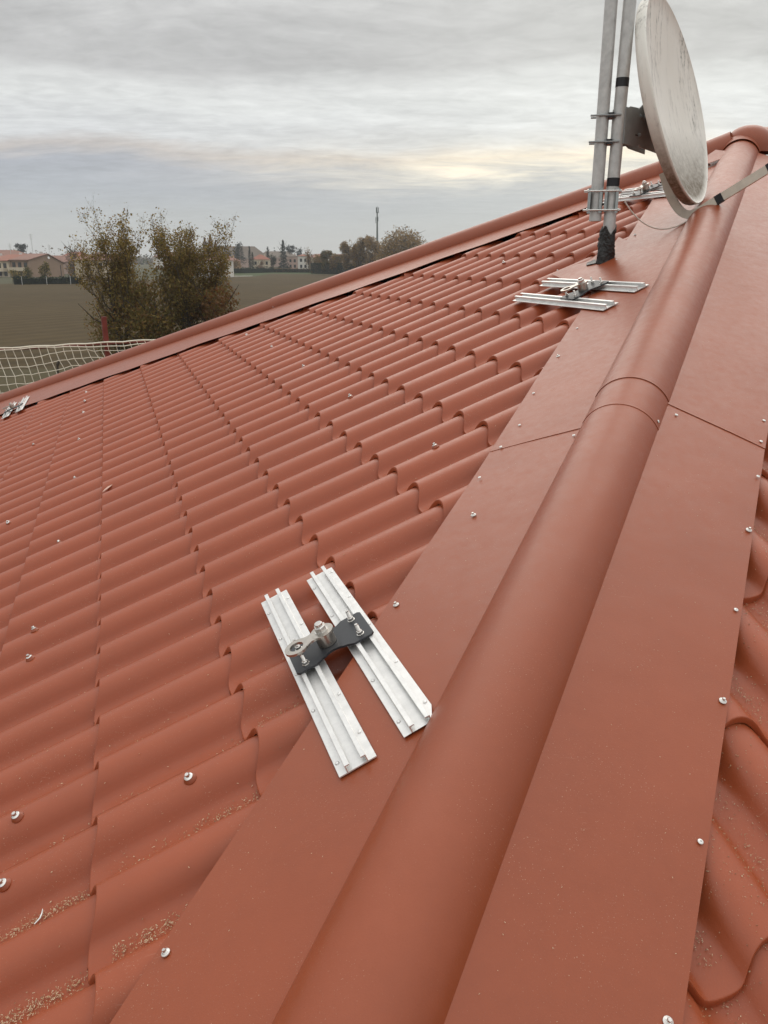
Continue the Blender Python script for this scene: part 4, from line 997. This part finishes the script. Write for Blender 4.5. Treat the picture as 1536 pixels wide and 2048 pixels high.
def house(label, px, d, w_, dp, h, rh, wallm, roofm, rot=0.0, roof_kind='hip', wins=(), chim=True, group='houses of the far village', over=.4):
    base = gp(px, d); face = math.atan2(-base.x, base.y) + math.radians(rot)        # front turned to the camera, then by rot
    root = empty('house', base, label, 'house', group); root.rotation_euler = (0, 0, face)
    MB().box((0, dp / 2, h / 2), (w_, dp, h)).build('wall', wallm, root, smooth=0)
    o = over; X0, X1, Y0, Y1 = -w_ / 2 - o, w_ / 2 + o, -o, dp + o
    mb = MB(); z0, z1 = h - .02, h + rh
    if roof_kind == 'hip':
        k = min(X1 - X0, Y1 - Y0) / 2
        if X1 - X0 > Y1 - Y0: r0, r1 = (X0 + k * .95, (Y0 + Y1) / 2, z1), (X1 - k * .95, (Y0 + Y1) / 2, z1)
        else: r0, r1 = ((X0 + X1) / 2, Y0 + k * .95, z1), ((X0 + X1) / 2, Y1 - k * .95, z1)
        V = [(X0, Y0, z0), (X1, Y0, z0), (X1, Y1, z0), (X0, Y1, z0), r0, r1]
        if X1 - X0 > Y1 - Y0: Fc = [(0, 1, 5, 4), (1, 2, 5), (2, 3, 4, 5), (3, 0, 4), (3, 2, 1, 0)]
        else: Fc = [(0, 1, 4), (1, 2, 5, 4), (2, 3, 5), (3, 0, 4, 5), (3, 2, 1, 0)]
        mb.add(V, Fc)
    else:                                  # gable ends on the front
        xm = 0.0; V = [(X0, Y0, z0), (xm, Y0, z1), (X1, Y0, z0), (X0, Y1, z0), (xm, Y1, z1), (X1, Y1, z0)]; V2 = [(x, y, z - .25) for x, y, z in V]
        mb.add(V + V2, [(0, 1, 4, 3), (1, 2, 5, 4), (6, 9, 10, 7), (7, 10, 11, 8), (0, 6, 7, 1), (1, 7, 8, 2), (3, 4, 10, 9), (4, 5, 11, 10), (0, 3, 9, 6), (2, 8, 11, 5)])
        gb = MB(); gb.add([(-w_ / 2, 0.004, h), (w_ / 2, 0.004, h), (0, 0.004, h + rh - .3), (-w_ / 2, dp - .004, h), (w_ / 2, dp - .004, h), (0, dp - .004, h + rh - .3)], [(0, 1, 2), (3, 5, 4), (0, 2, 5, 3), (1, 4, 5, 2)]); gb.build('gable', wallm, root, smooth=0)
    rf = mb.build('roof', roofm, root, smooth=0)
    if chim: MB().box((w_ * .22, dp * .45, h + rh * .75), (.5, .5, 1.3)).build('chimney', wallm, rf, smooth=0)
    for x, z, ww, hh in wins:
        wo_ = MB().box((x, -.03, z), (ww + .16, .08, hh + .16)).build('window', MT_FRAMEW if ww > .9 else MT_SHUT, root, smooth=0)
        MB().box((x, -.075, z), (ww, .03, hh)).build('pane', MT_GLASS, wo_, smooth=0)
    return root
def grid(xs, zs, ww=.8, hh=1.2): return [(x, z, ww, hh) for x in xs for z in zs]
# terraced row at the far left: brown gable to the camera, three stepped roofs, balconied front turned left
D_ = 258
def terrace():
    base = gp(92, D_); root = empty('terraced_house', base, 'brown gabled terraced row with stepped pink roofs at the far left', 'house'); root.rotation_euler = (0, 0, math.atan2(-base.x, base.y) + math.radians(40))
    W_ = 11.6
    for k in range(3):
        y0, y1 = k * 8.0, k * 8.0 + 8.0; dz = -.25 * k; dx = -.5 * k
        xl, xr, xp = -W_ / 2 + dx, W_ / 2 + dx, .6 + dx; zl, zr, zp = 4.6 + dz, 3.7 + dz, 6.1 + dz
        mb = MB(); V = [(xl, y0, 0), (xr, y0, 0), (xr, y0, zr), (xp, y0, zp), (xl, y0, zl), (xl, y1, 0), (xr, y1, 0), (xr, y1, zr), (xp, y1, zp), (xl, y1, zl)]
        mb.add(V, [(0, 1, 2, 3, 4), (9, 8, 7, 6, 5), (0, 4, 9, 5), (1, 6, 7, 2)]); mb.build('wall', W_BROWN if k == 0 else W_CREAM, root, smooth=0)
        mb = MB(); o = .6
        sl, sr = (zp - zl) / (xp - xl), (zp - zr) / (xr - xp)
        a, b_, c = (xl - o, zl - o * sl + .05), (xp, zp + .05), (xr + o, zr - o * sr + .05)
        for (p, q) in ((a, b_), (b_, c)):
            mb.add([(p[0], y0 - .35, p[1]), (q[0], y0 - .35, q[1]), (q[0], y1 - .35, q[1]), (p[0], y1 - .35, p[1]), (p[0], y0 - .35, p[1] + .22), (q[0], y0 - .35, q[1] + .22), (q[0], y1 - .35, q[1] + .22), (p[0], y1 - .35, p[1] + .22)],
                   [(0, 3, 2, 1), (4, 5, 6, 7), (0, 1, 5, 4), (1, 2, 6, 5), (2, 3, 7, 6), (3, 0, 4, 7)])
        mb.build('roof', MT_ROOF2 if k == 1 else MT_ROOF, root, smooth=0)
        for yy in (1.6, 4.0, 6.4):
            for zz_ in (1.3, 3.2):
                f = MB().box((xl - .03, y0 + yy, zz_ + dz), (.1, 1.3, 1.6)).build('window', MT_SHUT, root, smooth=0); MB().box((xl - .1, y0 + yy, zz_ + dz), (.05, 1.1, 1.4)).build('pane', MT_GLASS, f, smooth=0)
        MB().box((xl - .75, (y0 + y1) / 2, 2.2 + dz), (1.4, 6.8, .9)).build('balcony', W_CREAM, root, smooth=0)
        MB().box((xp + 1.2, y0 + 4, zp + .2), (.6, .6, 1.2)).build('chimney', MT_FRAMEW, root, smooth=0)
    MB().box((W_ / 2 - 1.1, -.06, 1.6), (.14, .12, 3.2)).build('downpipe', MT_SHUT, root)
    b = MB().lathe([(.02, 0), (.32, .10), (.36, .12)], (W_ / 2 - 5.2, -.3, 5.2), Matrix.Rotation(1.3, 3, 'X'), 12); b.build('roof_dish', MT_WHITE, root)
terrace()
house('pink roofed house peeping out behind the brown terraced row', 22, 330, 16, 9, 5.6, 2.2, W_CREAM, MT_ROOF, 20, 'hip', grid((-5, -1, 3), (4.2,)))
house('low house with a dull red roof right of the brown terrace', 116, 300, 15, 9, 3.9, 2.0, W_PINK, MT_ROOF, -10, 'hip', grid((-4, 0, 4), (2.2,)))
house('cream two storey house showing through the left autumn tree', 210, 190, 10.0, 9, 4.9, 1.5, W_CREAM, MT_ROOF, 10, 'hip', grid((-3.6, -1.2, 1.4, 3.8), (1.4, 3.6), .8, 1.1))
house('white house end with brown roof just right of the big autumn trees', 424, 240, 8.0, 8, 4.6, 1.0, W_WHITE, MT_ROOF, -15, 'hip', grid((2.6, 0), (1.5, 3.3), .9, 1.2))
house('orange house with pyramid roof left of the round dark tree', 461, 352, 8.0, 8, 4.0, 2.0, W_ORANGE, MT_ROOF, 8, 'hip', grid((-1.5, 1.7), (2.6,)))
house('cream house with bright red hipped roof in the village middle', 521, 372, 8.4, 8, 4.5, 2.1, W_CREAM, MT_ROOF2, 0, 'hip', grid((-2.2, 0.4, 2.6), (3.0,)))
house('large barn with long grey brown roof behind the village trees', 478, 470, 34, 16, 4.6, 6.6, W_PINK, MT_ROOF3, 4, 'hip', (), False)
house('second barn with a low grey roof behind the tall fir', 552, 500, 26, 14, 5.2, 3.6, W_PINK, MT_ROOF3, -6, 'hip', (), False)
house('pinkish block house right of the tall fir', 585, 395, 5.4, 8, 5.8, 1.0, W_PINK, MT_ROOF3, 0, 'hip', grid((-1, 1), (1.5, 3.9)))
house('narrow white house standing beside the small autumn tree', 606, 380, 4.6, 7, 6.0, .8, W_WHITE, MT_ROOF2, 0, 'hip', grid((-.9, 1.0), (1.6, 4.2)))
for k, (px_, d_, lb) in enumerate([(632, 620, 'far red roofed house behind the small autumn tree'), (652, 560, 'far pale house at the left end of the row of autumn trees'), (682, 640, 'far low house glimpsed above the row of autumn trees'), (148, 420, 'far grey house behind the bare grey tree'), (345, 420, 'far cream house hidden behind the bushy right tree'), (712, 700, 'far house roof beside the tall autumn treetops')]):
    house(lb, px_, d_, 13, 9, 5.4, 2.4, [W_CREAM, W_WHITE, W_PINK][k % 3], [MT_ROOF, MT_ROOF2][k % 2], (-15, 20, 5)[k % 3], 'hip', grid((-4, 0, 4), (1.6, 4.0), 1.0, 1.3))
# hedge, fence posts and garden trees by the terrace
MT_HEDGE = [L_DARK, L_GREEN]
def hedge(label, pa, pb, d0, d1, h, seed, mats=None, wts=None, n=2600):
    r4 = np.random.default_rng(seed); A, B = gp(pa, d0), gp(pb, d1); root = empty('hedge', A, label, 'hedge'); dv_ = B - A; P = []
    for q in range(n): f = r4.uniform(0, 1); P.append(tuple(dv_ * f + V3(r4.uniform(-.5, .5), r4.uniform(-.5, .5), r4.uniform(0, 1) ** .7 * h * (1 + .12 * math.sin(f * 60) + .1 * math.sin(f * 23)))))
    leaves('foliage', P, .34, mats or MT_HEDGE, wts or [.7, .3], root, r4, 0)
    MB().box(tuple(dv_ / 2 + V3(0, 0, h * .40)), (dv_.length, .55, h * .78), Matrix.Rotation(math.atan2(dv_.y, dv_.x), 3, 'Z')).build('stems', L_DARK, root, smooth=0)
hedge('clipped dark green hedge along the field edge below the brown terrace', 22, 196, 189, 192, 1.45, 3)
hedge('dark hedge before the orange and cream houses', 452, 545, 300, 318, 1.9, 4, n=1800)
hedge('loose brown shrub row before the pink and white houses', 545, 650, 318, 315, 1.6, 9, [L_BROWN, L_GREEN, L_PURP], [.4, .4, .2], 1500)
hedge('continuous brown olive hedge under the row of autumn trees', 622, 790, 296, 262, 4.6, 12, [L_BROWN, L_OLIVE, L_GREYTW], [.4, .35, .25], 5200)
hedge('tan hedge joining the autumn row to the dome shaped willow', 745, 880, 250, 228, 6.0, 14, [L_TAN, L_GREYTW, L_BROWN], [.35, .35, .3], 5200)
for px_, d_ in ((38, 186), (88, 186), (136, 187)):
    q = gp(px_, d_); tag(MB().tube([q, q + V3(0, 0, 1.7)], .06, 6).build('fence_post', MT_GALV), {38: 'thin pale fence post before the yellow green bush', 88: 'thin pale fence post below the small garden tree', 136: 'thin pale fence post below the bare grey tree'}[px_], 'post', 'fence posts before the dark hedge')
blob_tree('garden_tree', 'small yellow green garden tree before the brown gable', gp(86, 200), 4.4, 3.1, [L_OLIVE, L_GREEN, L_YEL], [.45, .3, .25], 31, 'round', .28, 1300)
blob_tree('garden_bush', 'yellow green bush before the balconied terrace front', gp(33, 203), 2.7, 4.2, [L_YEL, L_OLIVE, L_GREEN], [.35, .4, .25], 32, 'bush', .28, 1200, cat='bush')
blob_tree('garden_bush', 'olive bush between the balconies and the brown gable', gp(53, 205), 3.4, 2.6, [L_OLIVE, L_GREEN], [.6, .4], 33, 'bush', .28, 900, cat='bush')
blob_tree('stone_pine', 'grey blue umbrella pine behind the terraced roofs', gp(46, 420), 11.2, 6.4, [L_BLUE], [1], 41, 'umbrella', .6, 1100)
blob_tree('bare_tree', 'thin bare grey tree left of the big autumn trees', gp(148, 205), 9.0, 5.2, [L_GREYTW], [1], 42, 'bare')
blob_tree('grey_bush', 'tall greyish brown bush below the bare tree', gp(146, 200), 6.2, 4.6, [L_GREYTW, L_PURP, L_OLIVE], [.4, .3, .3], 43, 'bush', .26, 1700, cat='bush')
blob_tree('brown_bush', 'brown bush right of the dark hedge', gp(184, 186), 2.9, 5.5, [L_BROWN, L_OLIVE], [.5, .5], 44, 'bush', .26, 1200, cat='bush')
for k, (px_, hh) in enumerate(((412, 11.0), (423, 12.0), (433, 10.4))):
    blob_tree('poplar_tree', ['purple brown poplar half hidden by the autumn tree, first of a clump', 'tallest purple brown poplar in the middle of its clump', 'shorter purple brown poplar on the right side of its clump'][k], gp(px_, 262 + 3 * k), hh, 2.9, [L_PURP, L_BROWN], [.8, .2], 50 + k, 'poplar', .34, 1400, group='clump of purple brown poplars')
blob_tree('broad_tree', 'broad round dark green tree behind the orange house', gp(478, 395), 12.0, 7.2, [L_DARK, L_BLUE], [.75, .25], 61, 'round', .5, 1800)
blob_tree('broad_tree', 'smaller dark green tree left of the broad round one', gp(456, 400), 8.6, 4.6, [L_DARK, L_BLUE], [.7, .3], 62, 'round', .5, 900)
blob_tree('cypress_tree', 'slender dark cypress between the orange and cream houses', gp(499.5, 362), 9.8, 1.5, [L_DARK], [1], 63, 'cypress', .34, 900)
blob_tree('cypress_tree', 'short dark cypress left of the red hipped roof', gp(505, 366), 7.6, 1.6, [L_DARK, L_GREEN], [.8, .2], 64, 'cypress', .34, 700)
blob_tree('fir_tree', 'slim dark fir touching the right side of the red roof', gp(536, 378), 9.9, 3.2, [L_DARK], [1], 65, 'fir', .42, 1000)
blob_tree('round_evergreen', 'low round dark evergreen right of the red roofed house', gp(546, 376), 6.4, 4.2, [L_DARK, L_GREEN], [.85, .15], 66, 'bush', .42, 1000, cat='bush')
blob_tree('fir_tree', 'tallest dark fir of the village, broad at its foot', gp(567, 372), 12.4, 6.4, [L_DARK, L_BLUE], [.85, .15], 67, 'fir', .45, 2400)
blob_tree('stone_pine', 'grey umbrella pine behind the tallest fir', gp(583, 470), 12.4, 6.8, [L_BLUE], [1], 68, 'umbrella', .6, 900)
blob_tree('stone_pine', 'far dark tree left of the narrow white house', gp(600, 480), 10.6, 4.8, [L_BLUE, L_DARK], [.6, .4], 69, 'round', .6, 800)
blob_tree('small_autumn_tree', 'small brown autumn tree standing alone at the field end', gp(617, 318), 8.6, 4.6, [L_BROWN, L_OCHRE, L_PURP], [.4, .3, .3], 70, 'round', .36, 1300)
blob_tree('brown_bush', 'brown bush before the orange house', gp(473, 330), 4.9, 4.4, [L_BROWN, L_OLIVE], [.7, .3], 71, 'bush', .34, 800, cat='bush')
blob_tree('brown_bush', 'purple brown shrub before the cream house with the red roof', gp(520, 340), 4.1, 5.6, [L_PURP, L_BROWN], [.6, .4], 72, 'bush', .34, 1000, cat='bush')
AUT = 'row of autumn trees at the field end'
for k, (px_, d_, h_, w_, sh, lb) in enumerate([(640, 300, 6.0, 4.6, 'round', 'lowest ochre tree at the left end of the autumn row'), (655, 290, 7.0, 4.4, 'round', 'dark olive tree second in the autumn row'), (672, 285, 6.6, 4.6, 'round', 'brown tree third in the autumn row'), (697, 272, 10.4, 5.0, 'oval', 'tan feathery tree rising first above the autumn row'),
        (716, 268, 8.8, 5.0, 'round', 'brown grey tree between the two taller tan trees'), (733, 262, 11.2, 4.8, 'oval', 'thin tan tree close left of the phone mast'), (750, 255, 10.6, 5.4, 'round', 'ochre tree hiding the foot of the phone mast')]):
    blob_tree('row_tree', lb, gp(px_, d_), h_ * 1.06, w_ * 1.35, [[L_OCHRE, L_BROWN, L_GREYTW], [L_OLIVE, L_GREEN, L_BROWN], [L_TAN, L_GREYTW, L_OCHRE]][(0, 1, 0, 2, 0, 2, 2)[k]], [.4, .35, .25], 80 + k, sh, .46, 4200, group=AUT)
blob_tree('willow_tree', 'large dome shaped tan willow against the sky beside the far hip', gp(806, 235), 14.0, 15.5, [L_TAN, L_GREYTW, L_OCHRE], [.42, .33, .25], 90, 'willow', .50, 15000)
blob_tree('bare_tree', 'bare upright twigs left of the phone mast', gp(722, 262), 11.4, 2.6, [L_GREYTW], [1], 91, 'bare')
# phone mast
pm = gp(754.5, 420); MT_MAST = mat('green_grey_mast', (.085, .11, .10), .6)
mast = empty('phone_mast', pm, 'tall thin green grey phone mast with antennas at its top', 'phone mast')
MB().tube([(0, 0, 0), (0, 0, 15), (0, 0, 26.6)], [.62, .48, .30], 12).build('shaft', MT_MAST, mast)
for k in range(3):
    a = 2.1 * k + .3; MB().box((math.cos(a) * .55, math.sin(a) * .55, 27.4), (.36, .3, 2.5), Matrix.Rotation(a, 3, 'Z')).build('antenna_panel', MT_MAST, mast)
MB().tube([(0, 0, 26.4), (0, 0, 29.2)], .10, 8).build('spike', MT_MAST, mast)
for k in range(3):
    a = 2.1 * k + 1.1; MB().box((math.cos(a) * .7, math.sin(a) * .7, 23.3), (.30, .28, 1.9), Matrix.Rotation(a, 3, 'Z')).build('antenna_panel', MT_MAST, mast)
b = MB().lathe([(.02, -.1), (.45, .05), (.5, .1)], (-.95, -.2, 21.8), Matrix.Rotation(1.3, 3, 'Y'), 12); b.tube([(-.9, -.2, 21.8), (0, 0, 21.8)], .08, 6); b.build('link_dish', MT_MAST, mast)
# television aerials on the far left roofs
for k, (px_, d_, zt_) in enumerate(((67, 300, 12.6), (23, 300, 9.6), (101, 300, 9.4))):
    q = gp(px_, d_); b = MB().tube([q, q + V3(0, 0, zt_)], .06, 5)
    for j in range(5): b.tube([q + V3(-.7 + .1 * j, 0, zt_ - .3 - .35 * j), q + V3(.7 - .1 * j, 0, zt_ - .3 - .35 * j)], .035, 4)
    tag(b.build('roof_aerial', MT_GALV), ['tallest thin aerial behind the terraced roofs', 'short thin aerial above the leftmost roofs', 'thin aerial right of the brown gable peak'][k], 'aerial', 'aerials on the left roofs')
# white car by the white house
def car(px, d):
    base = gp(px, d); root = empty('parked_car', base, 'small white car parked by the white house at the lane', 'car'); root.rotation_euler = (0, 0, .5)
    pr = [(-2.0, .35), (2.0, .35), (2.05, .75), (1.2, .92), (.6, 1.42), (-1.1, 1.45), (-1.85, .98), (-2.05, .8)]; mb = MB(); n = len(pr)
    mb.add([(x, -.82, z) for x, z in pr] + [(x, .82, z) for x, z in pr], [tuple(range(n)), tuple(reversed(range(n, 2 * n)))] + [(i, i + n, (i + 1) % n + n, (i + 1) % n) for i in range(n)]); mb.build('body', MT_WHITE, root, smooth=0)
    for y in (-.83, .83): MB().add([(1.05, y, .95), (.55, y, 1.35), (-1.0, y, 1.37), (-1.5, y, .98)], [(0, 1, 2, 3)]).build('window', MT_GLASS, root, smooth=0)
    for x in (-1.25, 1.25):
        for y in (-.78, .78): MB().tube([(x, y - .1, .32), (x, y + .1, .32)], .32, 14).build('wheel', MT_TAPE, root)
car(437, 232)
# far belt of trees and roofs towards the horizon
def belt():
    r4 = np.random.default_rng(77); P = []
    for q in range(900):
        px_ = r4.uniform(-700, 1500); d = r4.uniform(620, 1250); c = gp(px_, d); h = r4.uniform(4, 9) * (1 + .35 * math.sin(px_ * .021) * math.sin(px_ * .005 + 1)); wd = r4.uniform(3, 8)
        k = 34; P.append(np.stack([c.x + r4.normal(size=k) * wd, c.y + r4.normal(size=k) * wd, np.abs(r4.normal(size=k)) * h * .42 + .3], 1))
    tag(leaves('distant_trees', np.concatenate(P), 2.4, [L_GREYTW, L_GREEN, L_PURP, L_DARK], [.35, .25, .2, .2], None, r4), 'far belt of trees along the horizon', 'trees', kind='stuff')
belt()
# ------------------------------------------------------------------ evening haze over the plain
hz = MB().box((0, 0, 17.0), (3000, 3000, 36.0)); HZ = bpy.data.materials.new('haze_air'); HZ.use_nodes = True; t = HZ.node_tree; t.nodes.remove(t.nodes['Principled BSDF'])
pv = t.nodes.new('ShaderNodeVolumePrincipled'); pv.inputs['Color'].default_value = (.86, .88, .90, 1); pv.inputs['Density'].default_value = .00034; pv.inputs['Anisotropy'].default_value = .2
t.links.new(pv.outputs[0], t.nodes['Material Output'].inputs['Volume'])
tag(hz.build('haze', HZ, smooth=0), kind='stuff')
